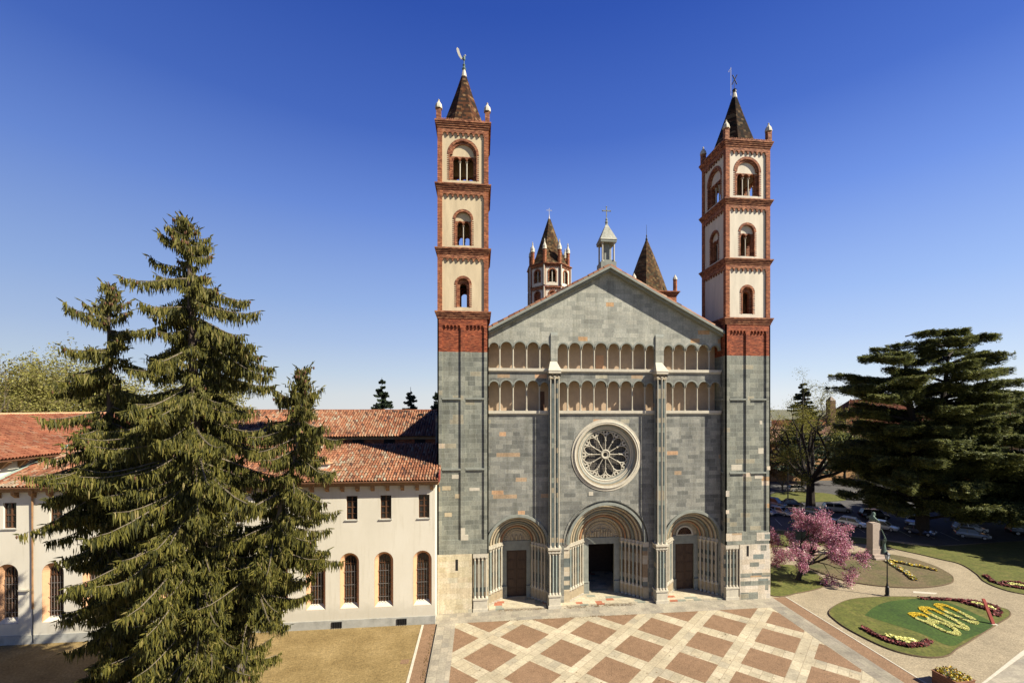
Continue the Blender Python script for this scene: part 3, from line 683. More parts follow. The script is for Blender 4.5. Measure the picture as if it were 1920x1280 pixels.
# gable
GL, GA, GR = 27.40, 34.05, 27.55
mb = MB()
mb.prism([(-12.32, YF, 27.3), (12.32, YF, 27.3), (12.32, YF, GR), (0.05, YF, GA), (-12.32, YF, GL)], (0, .42, 0), 0); mb.build('gable_wall', 'gable_stone', bas)
def rake(name, mat, y0, y1, zo, th, xo=0.0):
    mb = MB()
    P = [(-12.34, GL), (0.05, GA), (12.34, GR)]
    for (xa, za), (xb, zb_) in ((P[0], P[1]), (P[1], P[2])):
        mb.prism([(xa, y0, za + zo), (xb, y0, zb_ + zo), (xb, y0, zb_ + zo + th), (xa, y0, za + zo + th)], (0, y1 - y0, 0))
    return mb.build(name, mat, bas)
rake('raking_cornice', 'grey_stone', YF - .55, YF + .5, 0.0, .22)
rake('raking_cornice', 'grey_stone', YF - .85, YF + .5, .222, .26)
# nave roof tiles (tiled both slopes)
def tile_roof(name, p_eave0, p_eave1, p_ridge0, p_ridge1, mat, parent, tw_=.24, tl=.42, seed=1, lift=.0, **kw):
    """barrel tiles over a planar quad: eave line e0-e1, ridge line r0-r1"""
    rg = np.random.default_rng(seed)
    e0, e1, r0, r1 = [np.array(p, float) for p in (p_eave0, p_eave1, p_ridge0, p_ridge1)]
    nu = max(2, int(np.linalg.norm(e1 - e0) / tw_)); nv = max(2, int(max(np.linalg.norm(r0 - e0), np.linalg.norm(r1 - e1)) / tl))
    nrm = np.cross(e1 - e0, r0 - e0); nrm /= np.linalg.norm(nrm)
    if nrm[2] < 0: nrm = -nrm
    prof = [(-.5, -.035), (-.28, .06), (0, .115), (.28, .06), (.5, -.035)]
    i = np.arange(nu); j = np.arange(nv); I, J = np.meshgrid(i, j, indexing='ij'); I = I.ravel(); J = J.ravel(); N = len(I)
    V = np.zeros((N, 10, 3)); jit = rg.normal(0, .06, N); drop = rg.normal(0, .012, N)
    for k, (du, hz) in enumerate(prof):
        for e, (dv, dz) in enumerate(((-.12, .035), (1.0, 0.0))):
            u = (I + .5 + du * (1.02 if e == 0 else .86) + jit * .3) / nu; v = np.clip((J + dv) / nv, -.02, 1)
            base = e0 + np.outer(u, (e1 - e0)); top = r0 + np.outer(u, (r1 - r0))
            p = base * (1 - v)[:, None] + top * v[:, None]
            V[:, k * 2 + e] = p + nrm * (hz + dz + lift + drop)[:, None] if False else p + nrm[None, :] * (hz * tw_ / .24 + dz + lift + drop)[:, None]
    V = V.reshape(-1, 3)
    F = []
    base = (np.arange(N) * 10)[:, None]
    for k in range(4): F.append(base + np.array([[2 * k, 2 * k + 2, 2 * k + 3, 2 * k + 1]]))
    F = np.concatenate(F)
    # weathering is spatially clumped
    cl = np.sin(I * .11 + 3 * np.sin(J * .2 + seed)) * .09
    r = np.clip(rg.beta(2.2, 2.0, N) * .92 + .04 + cl, 0, 1)
    return arr_mesh(name, V, F, mat, parent, rnd=np.repeat(r, 10), **kw)
mb = MB()
mb.prism([(-12.34, YF + .5, GL), (0.05, YF + .5, GA), (12.34, YF + .5, GR), (12.34, YF + .5, GR + .45), (.05, YF + .5, GA + .47), (-12.34, YF + .5, GL + .45)], (0, 36, 0)); mb.build('nave_roof', 'timber', bas)
tile_roof('roof_tiles', (-12.34, YF - .80, GL + .50), (-12.34, YF + 36, GL + .50), (.05, YF - .80, GA + .50), (.05, YF + 36, GA + .50), 'roof_tiles', bas, .42, .6, 3)
tile_roof('roof_tiles', (12.34, YF - .80, GR + .50), (12.34, YF + 36, GR + .50), (.05, YF - .80, GA + .50), (.05, YF + 36, GA + .50), 'roof_tiles', bas, .42, .6, 4)
mb = MB(); mb.box(-12.3, -11.9, 5, 37, 0, 27.5); mb.box(11.9, 12.3, 5, 37, 0, 27.5); mb.box(-12.3, 12.3, 37, 37.4, 0, 33); mb.box(-18.15, -12.31, 7, 9.2, 0, 19.2); mb.build('nave_wall', 'facade_stone', bas)

# ------------------------------------------------ rose window
rose = MB()
for r0, r1, d0, d1, mi in ((3.35, 3.72, -.06, .03, 0), (3.20, 3.42, -.14, .0, 0), (3.02, 3.36, .12, .3, 1), (2.80, 3.06, .28, .46, 0), (2.52, 2.85, .46, .9, 2)):
    rose.ring(TF, XM, 15.17, r0, r1, d0, d1, 0, 2 * pi, 72, mi)
rose.roll(TF, XM, 15.17, 3.40, .10, -.08, 0, 2 * pi, 72, 8, 0); rose.roll(TF, XM, 15.17, 3.02, .10, .20, 0, 2 * pi, 64, 8, 2); rose.roll(TF, XM, 15.17, 2.72, .09, .42, 0, 2 * pi, 64, 8, 0)
rw = rose.build('rose_window', ['light_stone', 'warm_stone', 'grey_stone'], bas, smooth=False)
rose = MB()
dT = .55
rose.roll(TF, XM, 15.17, .42, .11, dT, 0, 2 * pi, 28, 8, 0); rose.ring(TF, XM, 15.17, .24, .42, dT - .05, dT + .1, 0, 2 * pi, 28, 1)
for k in range(12):
    a = pi / 2 + k * pi / 6
    p0 = TF(XM + .48 * cos(a), dT, 15.17 + .48 * sin(a)); p1 = TF(XM + 1.50 * cos(a), dT, 15.17 + 1.5 * sin(a))
    rose.tube([p0, p1], .05, 8); pc = TF(XM + 1.46 * cos(a), dT, 15.17 + 1.46 * sin(a)); rose.tube([TF(XM + 1.40 * cos(a), dT, 15.17 + 1.40 * sin(a)), TF(XM + 1.56 * cos(a), dT, 15.17 + 1.56 * sin(a))], .10, 8)
    # petal arches: pointed lobes between spokes, drawn as arcs from spoke heads meeting neighbours outward
    for sg in (-1, 1):
        pts = []
        for i in range(11):
            t = i / 10; r = 1.52 + .98 * sin(t * pi / 2); b = a + sg * (pi / 6) * (1.0 * (1 - cos(t * pi / 2)) ** 1.0) * .98
            bulge = 0; pts.append(TF(XM + r * cos(b), dT + (.02 if sg > 0 else 0), 15.17 + r * sin(b)))
        rose.tube(pts, .07, 7, cap=True)
    rr = 2.32; rose.ring(lambda u, d, z: TF(u, d + dT, z), XM + rr * cos(a), 15.17 + rr * sin(a), .12, .26, -.06, .08, 0, 2 * pi, 14, 1)
rose.ring(TF, XM, 15.17, 2.46, 2.66, dT - .06, dT + .1, 0, 2 * pi, 64, 0)
rose.build('tracery', ['column_white', 'light_stone'], rw)
s = NT('lattice_glass'); p = s.pos(); vo = s.n('ShaderNodeTexVoronoi', feature='DISTANCE_TO_EDGE'); vo.inputs['Scale'].default_value = 5.5; vo.inputs['Randomness'].default_value = .1
s.l(p, vo.inputs['Vector']); s.col(s.ramp(vo.outputs[0], [(.0, (.16, .14, .11)), (.10, (.14, .12, .09)), (.14, (.010, .010, .011))])); s.rough(.5); reg('lattice_glass', s.m)
m = MB(); m.ring(TF, XM, 15.17, .01, 2.7, .78, .80, 0, 2 * pi, 48); m.build('lattice_pane', 'lattice_glass', rw)
m = MB(); m.box(-2.02, -1.55, YF - .02, YF, 11.0, 11.4); m.build('white_plaque', 'light_stone', bas)

# ------------------------------------------------ portals
def portal(name, xc, r_out, r_in, n, y_b, door_hw, door_z, zs, label, zlow=0.12):
    """stepped splayed portal; returns the part object"""
    T = Tf(0)
    m = MB()   # 0 cream 1 orange 2 green 3 light 4 grey 5 banded 6 warm
    # hood mould
    m.ring(T, xc, zs, r_out, r_out + .26, YF - .16, YF + .01, n=30, mi=7)
    dr = (r_out - r_in) / n; y0 = YF + .30; dy = (y_b - y0) / n
    pat = [6, 0, 2, 0, 1, 0, 2, 6, 1, 0]
    m.ring(T, xc, zs, r_out - .02 - dr * .5, r_out + .3, YF + .44, YF + .6, n=30, mi=4)
    for i in range(n):
        r = r_out - dr * (i + 1); y = y0 + dy * i
        m.ring(T, xc, zs, r, r + dr * 1.02, y + .10, y + dy + .16, n=28, mi=pat[(i + 2) % 10] if i % 2 else 4)
        m.roll(T, xc, zs, r + dr * .42, dr * .36, y + .06, n=30, m=8, mi=pat[i % 10])
        m.roll(T, xc, zs, r + dr * .92, dr * .16, y + .08, n=30, m=6, mi=1 if i % 2 else 2)
    pt = m.build(name, ['cream_roll', 'orange_roll', 'green_roll', 'light_stone', 'grey_stone', 'banded_jamb', 'warm_stone', 'grey_stone'], bas, smooth=False, label=label)
    # jambs
    for sg in (-1, 1):
        j = MB()
        for i in range(n):
            r = r_out - dr * (i + 1); y = y0 + dy * i
            a, b = sorted((xc + sg * (r + dr * .15), xc + sg * (r + dr * 1.15 + (1.2 if i == 0 else 0)))) if i else sorted((xc + sg * (r + dr * .15), xc + sg * (r_out + .02)))
            j.box(a, b, y + .16, y_b + .5, 1.30, 5.5, 0)
            a2, b2 = sorted((xc + sg * (r + dr * .02), xc + sg * (r + dr * 1.05))) if i else sorted((xc + sg * (r + dr * .02), xc + sg * (r_out + .02)))
            j.box(a2, b2, y - .06, y_b + .5, zlow, 1.18, 1); j.box(a2, b2, y - .12, y_b + .5, 1.18, 1.30, 2)
            j.box(a2, b2, y - .12, y_b + .5, zlow, zlow + .16, 2)
            # capital band
            j.box(a2, b2, y + .0, y_b + .5, 5.5, 5.72, 2); j.box(a2, b2, y - .10, y_b + .5, 5.80, zs - .004, 2); j.box(a2, b2, y - .03, y_b + .5, 5.72, 5.80, 1)
        j.build('jamb', ['banded_jamb', 'warm_stone', 'light_stone'], pt)
        for i in range(n):
            r = r_out - dr * (i + 1); y = y0 + dy * i; c = MB()
            column(c, xc + sg * (r + dr * .42), y + .04, 1.30, 5.80, .105, 0, 10, 1)
            c.build('jamb_column', ['column_white' if (i + (sg > 0)) % 3 else 'column_green', 'light_stone'], pt)
            if False:
                c = MB(); column(c, xc + sg * (r + dr * .90), y + .10, 1.30, 5.80, .06, 0, 8, 1); c.build('jamb_column', ['warm_stone', 'light_stone'], pt)
    # tympanum
    m = MB(); rt = r_in + .02
    seg = 24; pts = [(xc + rt * cos(pi * i / seg), y_b + .18, zs + rt * sin(pi * i / seg)) for i in range(seg + 1)]
    m.prism(pts, (0, .2, 0), 0)
    m.build('tympanum', 'cream_roll', pt)
    # lintel and door frame
    m = MB(); w = r_in + .12
    m.box(xc - w, xc + w, y_b + .06, y_b + .35, door_z, zs - .008, 0)
    for sg in (-1, 1):
        a, b = sorted((xc + sg * door_hw, xc + sg * w)); m.box(a, b, y_b + .06, y_b + .35, zlow, door_z, 0)
        a, b = sorted((xc + sg * (door_hw - .04), xc + sg * (w))); m.box(a, b, y_b - .06, y_b + .06, zlow, 1.25, 0); m.box(a, b, y_b - .12, y_b + .06, 1.25, 1.35, 0); m.box(a, b, y_b - .12, y_b - .06, zlow, .35, 0)
    m.build('door_surround', 'grey_stone', pt)
    return pt
def door_leafs(pt, xc, hw, z0, z1, y):
    for sg in (-1, 1):
        m = MB(); a, b = sorted((xc + sg * .01, xc + sg * hw)); m.box(a, b, y, y + .08, z0, z1)
        w = b - a; H = (z1 - z0) / 5
        for k in range(5):
            za, zb_ = z0 + k * H + .08, z0 + (k + 1) * H - .06
            m.box(a + .12, b - .12, y - .035, y, za, zb_); m.box(a + .22, b - .22, y - .06, y - .035, za + .1, zb_ - .1)
        m.build('door', 'door_wood', pt)
pL = portal('portal', -9.32, 2.95, 1.50, 5, 2.75, 1.06, 5.05, 6.05, 'left portal with closed wooden door')
door_leafs(pL, -9.32, 1.06, .14, 5.05, 3.0)
pR = portal('portal', 9.20, 2.95, 1.50, 5, 2.75, 1.06, 5.15, 6.05, 'right portal with fan-patterned lunette and closed door')
door_leafs(pR, 9.20, 1.06, .14, 5.15, 3.0)
pM = portal('portal', XM, 3.95, 2.02, 6, 3.0, 1.42, 5.35, 6.05, 'large central portal standing open')
# flat grey soffit arch between wall opening and first order of the main portal
m = MB(); m.ring(Tf(0), XM, 6.05, 3.90, 4.52, YF + .22, YF + .5, n=32, mi=0); m.ring(Tf(0), XM, 6.05, 4.42, 4.60, YF - .05, YF + .3, n=32, mi=0); m.build('outer_arch', 'facade_stone', pM)
for sg in (-1, 1):
    m = MB(); a, b = sorted((XM + sg * 3.90, XM + sg * 4.55)); m.box(a, b, YF + .12, YF + .5, 1.3, 5.5, 0); m.box(a, b, YF + .04, YF + .5, .12, 1.3, 1); m.box(a, b, YF + .02, YF + .5, 5.5, 6.046, 2)
    m.build('banded_pier', ['banded_jamb', 'warm_stone', 'light_stone'], pM)
# vestibule behind the open main door
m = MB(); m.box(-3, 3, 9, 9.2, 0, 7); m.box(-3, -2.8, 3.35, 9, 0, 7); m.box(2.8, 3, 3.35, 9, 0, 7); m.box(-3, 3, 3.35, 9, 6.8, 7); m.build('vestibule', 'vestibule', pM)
# reliefs of the tympana
def relief(pt, xc, zs, y, R, big):
    m = MB(); rg = random.Random(5)
    for i in range(int(26 if big else 18)):   # foliate band
        n = 26 if big else 18; a = pi * (i + .5) / n; r = R * .82; x, z = xc + r * cos(a), zs + r * sin(a)
        m.lathe([(.02, z - .10), (.11, z - .04), (.12, z + .04), (.03, z + .12)], x, y, 6)
    m.roll(Tf(0), xc, zs, R * .67, .05, y, n=24, m=6); m.roll(Tf(0), xc, zs, R * .95, .05, y, n=24, m=6)
    if big:
        m.box(xc - .05, xc + .05, y - .08, y + .02, zs + .1, zs + 1.25); m.box(xc - .55, xc + .55, y - .08, y + .02, zs + .85, zs + .95)
        m.tube([(xc, y - .12, zs + .3), (xc + .02, y - .14, zs + .62), (xc, y - .12, zs + .9)], [.05, .08, .06], 6); m.tube([(xc - .42, y - .12, zs + .92), (xc, y - .12, zs + .86), (xc + .42, y - .12, zs + .92)], .03, 5)
        xs = (-1.15, -.92, -.66, -.36, .36, .60, .86, 1.1)
    else: xs = (-.48, .0, .42)
    for x in xs:
        h = (.62 if abs(x) > .9 else .78) if big else .62
        m.lathe([(.13, zs + .08), (.12, zs + .3), (.10, zs + h * .7), (.12, zs + h * .82), (.04, zs + h * .88)], xc + x, y - .03, 7); m.lathe([(.02, zs + h * .88), (.07, zs + h * .95), (.07, zs + h * 1.02), (.02, zs + h * 1.08)], xc + x, y - .04, 7)
    m.build('relief', 'warm_stone', pt)
relief(pM, XM, 6.05, 3.16, 2.02, True); relief(pL, -9.32, 6.05, 2.91, 1.50, False)
m = MB()
m.ring(Tf(0), 9.2, 6.15, .05, .85, 2.86, 2.9, n=18, mi=1)
for k in range(9): a = pi * (k + .5) / 9; m.tube([(9.2 + .12 * cos(a), 2.84, 6.15 + .12 * sin(a)), (9.2 + .8 * cos(a), 2.84, 6.15 + .8 * sin(a))], .035, 5, 0); m.ring(Tf(0), 9.2 + .6 * cos(a), 6.15 + .6 * sin(a), .09, .13, 2.82, 2.86, 0, 2 * pi, 8, 0)
m.ring(Tf(0), 9.2, 6.15, .80, .98, 2.80, 2.92, n=18, mi=2); m.box(8.2, 10.2, 2.80, 2.92, 6.06, 6.16, 2)
m.build('fan_lunette', ['dark_timber', 'lead_black', 'light_stone'], pR)
# portal floors
m = MB()
m.box(-12.3, -6.5, .25, 3.1, .01, .12); m.box(-5.0, 4.75, .35, 9.0, .01, .12); m.box(6.2, 12.3, .25, 3.1, .01, .12)
m.build('portal_floor', 'portal_floor', bas)

# ------------------------------------------------ clustered buttresses and corner piers
def buttress(x):
    c = MB()
    c.box(x - .66, x + .66, -.10, YF + .1, .01, .32, 1); c.box(x - .58, x + .58, -.02, YF + .1, .32, 1.18, 1); c.box(x - .66, x + .66, -.10, YF + .1, 1.18, 1.34, 1)
    c.box(x - .46, x + .46, .30, YF + .1, 1.34, 5.5, 0); c.box(x - .62, x + .62, -.04, YF + .1, 5.5, 5.62, 1); c.box(x - .68, x + .68, -.12, YF + .1, 5.84, 6.04, 1)
    c.box(x - .60, x + .60, -.0, YF + .1, 5.62, 5.84, 2)
    c.box(x - .38, x + .38, .30, YF, 6.04, 23.3, 0); c.box(x - .50, x + .50, .02, YF, 22.95, 23.5, 2)
    for i in range(3):
        for a in (-.42, 0, .42): c.ring(Tf(0), x + a, 23.2, .10, .19, -.02, .06, n=8, mi=1)
    c.box(x - .62, x + .62, -.12, YF, 23.5, 23.76, 1)
    c.add([(x - .66, -.16, 23.76), (x + .66, -.16, 23.76), (x + .66, YF, 23.76), (x - .66, YF, 23.76), (x - .34, YF - .14, 24.75), (x + .34, YF - .14, 24.75), (x + .34, YF, 24.75), (x - .34, YF, 24.75)],
          [(0, 1, 2, 3), (0, 1, 5, 4), (1, 2, 6, 5), (3, 0, 4, 7), (4, 5, 6, 7), (2, 3, 7, 6)], 3)
    b = c.build('clustered_buttress', ['dark_core', 'light_stone', 'warm_stone', 'light_stone'], bas)
    for a in (-.48, -.16, .16, .48):
        c = MB(); column(c, x + a, .13, 1.34, 5.66, .10, 0, 10, 1); c.build('pier_column', ['column_white' if abs(a) > .2 else 'column_green', 'light_stone'], b)
    for a, y in ((-.42, .13), (0, .08), (.42, .13), (-.50, .60), (.50, .60)):
        c = MB(); column(c, x + a, y, 6.04, 23.2, .070 if y < .5 else .05, 0, 10, 1); c.build('tall_shaft', ['column_white' if y < .5 else 'column_green', 'light_stone'], b)
buttress(BL); buttress(BR)
def corner_pier(x0, x1):
    c = MB()
    c.box(x0, x1, -.03, .54, .01, .30, 1); c.box(x0 + .06, x1 - .06, .04, .54, .30, 1.15, 1); c.box(x0, x1, -.02, .54, 1.15, 1.32, 1); c.box(x0 + .02, x1 - .02, .03, .54, 5.38, 5.72, 1)
    c.box(x0 + .05, x1 - .05, .36, .549, 1.32, 5.38, 0)
    b = c.build('corner_pier', ['banded_jamb', 'light_stone'], bas)
    w = x1 - x0
    for k in range(4):
        c = MB(); column(c, x0 + w * (.13 + .247 * k), .18, 1.32, 5.38, .085, 0, 10, 1); c.build('pier_column', ['column_white' if k % 2 else 'column_green', 'light_stone'], b)
corner_pier(-13.86, -12.36); corner_pier(12.34, 13.80)

# ------------------------------------------------ lantern on the gable, crossing tower, rear bell tower
c = MB(); lx, ly = .16, 2.0
c.box(lx - .82, lx + .82, ly - .82, ly + .82, 34.3, 35.25, 0); c.box(lx - .62, lx + .62, ly - .6, ly + .6, 35.25, 35.5, 0)
c.box(lx - .30, lx + .30, ly - .3, ly + .3, 35.5, 37.3, 0); c.box(lx - .85, lx + .85, ly - .85, ly + .85, 37.3, 37.55, 0)
c.add([(lx - .90, ly - .90, 37.55), (lx + .90, ly - .90, 37.55), (lx + .90, ly + .90, 37.55), (lx - .90, ly + .90, 37.55), (lx - .10, ly - .1, 39.4), (lx + .1, ly - .1, 39.4), (lx + .1, ly + .1, 39.4), (lx - .1, ly + .1, 39.4)],
      [(3, 2, 1, 0), (0, 1, 5, 4), (1, 2, 6, 5), (2, 3, 7, 6), (3, 0, 4, 7), (4, 5, 6, 7)], 1)
lan = c.build('gable_lantern', ['grey_stone', 'gable_stone'], bas)
for a, b in ((-.62, -.62), (.62, -.62), (-.62, .62), (.62, .62)):
    c = MB(); column(c, lx + a, ly + b, 35.3, 37.3, .09, 0, 8); c.build('colonnette', 'column_white', lan)
c = MB(); c.lathe([(.16, 39.4), (.10, 39.5), (.18, 39.65), (.08, 39.8), (.14, 39.95), (.05, 40.1), (.03, 40.4)], lx, ly, 8)
c.box(lx - .04, lx + .04, ly - .04, ly + .04, 40.3, 41.25); c.box(lx - .38, lx + .38, ly - .04, ly + .04, 40.82, 40.91)
for a, z in ((-.42, 40.86), (.42, 40.86), (0, 41.28)): c.lathe([(.02, z - .09), (.09, z), (.02, z + .09)], lx + a, ly, 6)
c.build('lantern_cross', 'grey_stone', lan)

def poly_tower(name, cx, cy, R, n, stages, mats, parent, a0, win=True, label=None):
    c = MB()   # 0 plaster 1 brick 2 trim 3 column
    for z0, z1, hw, two in stages:
        for k in range(n):
            a = a0 + 2 * pi * k / n; b = a0 + 2 * pi * (k + 1) / n
            p0 = Vector((cx + R * cos(a), cy + R * sin(a), 0)); p1 = Vector((cx + R * cos(b), cy + R * sin(b), 0))
            mid = (p0 + p1) / 2; t = (p1 - p0).normalized(); hl = (p1 - p0).length / 2; inn = Vector((-t.y, t.x, 0))
            if inn.dot(Vector((cx, cy, 0)) - mid) < 0: inn = -inn
            T = lambda u, d, z, mid=mid, t=t, inn=inn: tuple(mid + t * u + inn * d + Vector((0, 0, z)))
            H = z1 - z0
            c.panel(lambda u, d, z: T(u, d + .12, z), -hl + .1, hl - .1, z0, z1, .3, (0, hw, z0 + H * .16, z0 + H * .62, True), 0, 2, n=10)
            c.tbox(T, -hl, -hl + .28, -.02, .3, z0, z1, 1); c.tbox(T, hl - .28, hl, -.02, .3, z0, z1, 1)
            c.ring(T, 0, z0 + H * .62, hw, hw + .24, .05, .13, n=12, mi=2)
            for sg in (-1, 1): u0, u1 = sorted((sg * hw, sg * (hw + .2))); c.tbox(T, u0, u1, .05, .13, z0 + H * .16, z0 + H * .62, 2)
            frieze(c, T, -hl + .28, hl - .28, z1 - .1, .45, 8, .11, 2)
            c.tbox(T, -hl, hl, -.12, .3, z1 - .12, z1 + .12, 2)
            if two: c.tbox(T, -.08, .08, .25, .4, z0 + H * .16, z0 + H * .75, 3)
            else: pass
            c.tbox(T, -hw, hw, .42, .5, z0, z1, 1) if not two else None
        for k in range(n):
            a = a0 + 2 * pi * k / n; c.lathe([(.14, z0), (.14, z1)], cx + (R + .03) * cos(a), cy + (R + .03) * sin(a), 8, 3)
    return c.build(name, mats, parent, label=label)
ct = poly_tower('crossing_tower', .1, 40, 4.15, 8, [(31, 38.6, .55, True), (38.8, 42.3, .55, False), (42.6, 46.4, .62, True)], ['plaster_white', 'red_brick', 'red_brick_trim', 'column_white'], bas, pi / 8, label='octagonal crossing tower with pinnacled tiled spire behind the gable')
c = MB(); c.lathe([(4.35, 46.5), (3.6, 47.2), (2.75, 49.0), (1.55, 52.6), (.25, 56.3)], .1, 40, 8, 0, pi / 8); c.build('spire', 'crossing_tiles', ct)
c = MB(); c.lathe([(4.3, 46.4), (4.5, 46.5), (4.5, 46.62), (4.3, 46.62)], .1, 40, 8, 0, pi / 8); c.build('eave_band', 'red_brick_trim', ct)
c = MB(); c.lathe([(.22, 56.2), (.12, 56.6), (.06, 57.0), (.03, 57.4)], .1, 40, 8); c.box(.06, .14, 39.97, 40.03, 57.3, 58.4); c.box(-.45, .65, 39.97, 40.03, 57.95, 58.03); c.build('spire_cross', 'pale_iron', ct)
for k in range(8):
    a = pi / 8 + k * pi / 4; x, y = .1 + 3.65 * cos(a), 40 + 3.65 * sin(a); c = MB()
    c.lathe([(.36, 46.6), (.36, 49.3)], x, y, 8, 0); c.lathe([(.46, 49.3), (.40, 49.5), (.40, 49.9), (.15, 50.5), (.10, 50.7), (.16, 50.85), (.06, 51.0), (.10, 51.15), (.02, 51.3)], x, y, 8, 1); c.build('pinnacle', ['red_brick', 'light_stone'], ct)
rx, ry = 18.7, 38
c = MB(); c.box(rx - 4.1, rx + 4.1, ry - 4.1, ry + 4.1, 0, 40.6, 0); cornice(c, rx - 4.1, rx + 4.1, ry - 4.1, ry + 4.1, 40.6, 41.4, .5, 0)
rt_ = c.build('rear_bell_tower', 'red_brick', bas, label='rear brick bell tower whose dark spire rises behind the right gable slope')
c = MB(); c.lathe([(4.3, 41.4), (3.9, 42.0), (2.9, 45.0), (1.5, 48.9), (.2, 52.2)], rx, ry, 8, 0, pi / 8); c.build('spire', 'crossing_tiles', rt_)
c = MB(); c.lathe([(.2, 52.1), (.25, 52.4), (.08, 52.8), (.12, 53.1), (.04, 53.4), (.025, 55.2)], rx, ry, 8); c.build('spire_finial', 'iron', rt_)
for a, b in ((-1, -1), (1, -1), (1, 1), (-1, 1)):
    c = MB(); x, y = rx + a * 3.9, ry + b * 3.9; c.lathe([(.38, 41.4), (.38, 43.6)], x, y, 8, 0); c.lathe([(.44, 43.6), (.40, 43.9), (.12, 44.4), (.03, 44.6)], x, y, 8, 1); c.build('pinnacle', ['red_brick', 'light_stone'], rt_)
#@@NEXT
# ================================================================== LEFT WHITE BUILDING
YW = -1.8
abb = thing('abbey_building', 'long white two storey building with arched ground windows beside the left bell tower', 'building', (-38, 1, 0))
TW_ = Tf(YW)
AW = [(-18.47, .90), (-21.95, .90), (-25.0, .90), (-27.95, .90), (-31.2, .9), (-40.2, .9), (-43.2, .9), (-46.3, .9), (-49.45, .9), (-52.95, .9), (-56.3, .9)]
UPW = [-18.33, -21.78, -24.8, -28.1, -31.4, -34.6, -37.6, -40.6, -43.6, -46.6, -49.2, -52.75, -56.2]
mb = MB()   # 0 white 1 plinth 2 peach
xs = [-17.32]
low = sorted([(x, 'w') for x, _ in AW] + [(-35.4, 'd')], key=lambda q: -q[0])
edges = [-17.32] + [(low[i][0] + low[i + 1][0]) / 2 for i in range(len(low) - 1)] + [-62.0]
for i, (x, k) in enumerate(low):
    a, b = edges[i + 1], edges[i]
    if k == 'w': mb.panel(TW_, a, b, .75, 8.3, .45, (x, .84, 1.75, 5.98, True), 0, 2, n=14)
    else: mb.panel(TW_, a, b, .75, 8.3, .45, (x, 1.55, .75, 5.2, True), 0, 2, n=16)
eu = [-17.32] + [(UPW[i] + UPW[i + 1]) / 2 for i in range(len(UPW) - 1)] + [-62.0]
for i, x in enumerate(UPW): mb.panel(TW_, eu[i + 1], eu[i], 8.3, 13.05, .40, (x, .50, 9.83, 12.0, False), 0, 0)
mb.box(-62, -36.96, YW - .07, YW + .45, 0, .75, 1); mb.box(-33.84, -17.30, YW - .07, YW + .45, 0, .75, 1)
mb.box(-17.72, -17.32, YW + .46, 5, 0, 13.0, 0); mb.box(-62, -17.8, 5.0, 5.3, 0, 13.4, 0)
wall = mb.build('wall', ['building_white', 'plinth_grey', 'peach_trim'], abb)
mb = MB(); mb.box(-61, -18, YW + .5, 4.8, 8.1, 8.25); mb.box(-61, -18, YW + 2.2, YW + 2.3, .1, 13); mb.build('interior_partition', 'vestibule', abb)
def arched_window(x, bars=True):
    m = MB()  # splayed reveal
    n = 12
    def outl(hw, zb, zs): return [(x - hw, zb), (x - hw, zs)] + [(x + hw * cos(pi - pi * i / n), zs + hw * sin(pi - pi * i / n)) for i in range(1, n)] + [(x + hw, zs), (x + hw, zb)]
    A = outl(.83, 1.76, 5.98); B = outl(.52, 2.15, 5.98); k = len(A)
    for i in range(k):
        j = (i + 1) % k; mi = 1 if i == k - 1 else 0
        m.add([(A[i][0], YW + .02, A[i][1]), (A[j][0], YW + .02, A[j][1]), (B[j][0], YW + .42, B[j][1]), (B[i][0], YW + .42, B[i][1])], [(0, 1, 2, 3)], mi)
    w = m.build('arched_window', ['peach_trim', 'building_white'], abb)
    m = MB(); m.prism([(a, YW + .44, z) for a, z in B], (0, .03, 0)); m.build('pane', 'window_glass', w)
    m = MB(); m.box(x - .035, x + .035, YW + .36, YW + .43, 2.15, 6.45)
    for z in (2.2, 2.75, 3.35, 3.95, 4.5, 5.1, 5.7): m.box(x - .52, x + .52, YW + .37, YW + .43, z, z + .05)
    for s_ in (-1, 1): m.box(min(x + s_ * .46, x + s_ * .52), max(x + s_ * .46, x + s_ * .52), YW + .37, YW + .43, 2.15, 5.98); m.box(x + s_ * .25 - .015, x + s_ * .25 + .015, YW + .38, YW + .43, 2.15, 6.2)
    m.ring(TW_, x, 5.98, .46, .52, .37, .43, n=12); m.build('window_frame', 'dark_timber', w)
    m = MB()
    for u in (-.36, -.12, .12, .36): m.box(x + u - .008, x + u + .008, YW + .26, YW + .28, 2.05, 5.6)
    for z in (2.6, 3.8, 5.0): m.box(x - .58, x + .58, YW + .26, YW + .285, z, z + .025)
    m.build('window_grille', 'grille_iron', w)
for x, _ in AW: arched_window(x)
for x in UPW:
    m = MB(); m.box(x - .50, x + .50, YW + .22, YW + .27, 9.83, 12.0); w = m.build('pane', 'window_glass', abb)
    w.name = 'casement_window'
    m = MB()
    for a, b, c, d in ((x - .5, x - .43, 9.83, 12.0), (x + .43, x + .5, 9.83, 12.0), (x - .05, x + .05, 9.83, 12.0)): m.box(a, b, YW + .15, YW + .22, c, d)
    for z, h in ((9.83, .07), (10.35, .04), (10.9, .09), (11.45, .04), (11.93, .07)): m.box(x - .43, x + .43, YW + .16, YW + .22, z, z + h)
    m.build('window_frame', 'dark_timber', w)
    m = MB(); m.box(x - .62, x + .58, YW - .10, YW + .16, 9.74, 9.82); m.build('sill', 'plinth_grey', w)
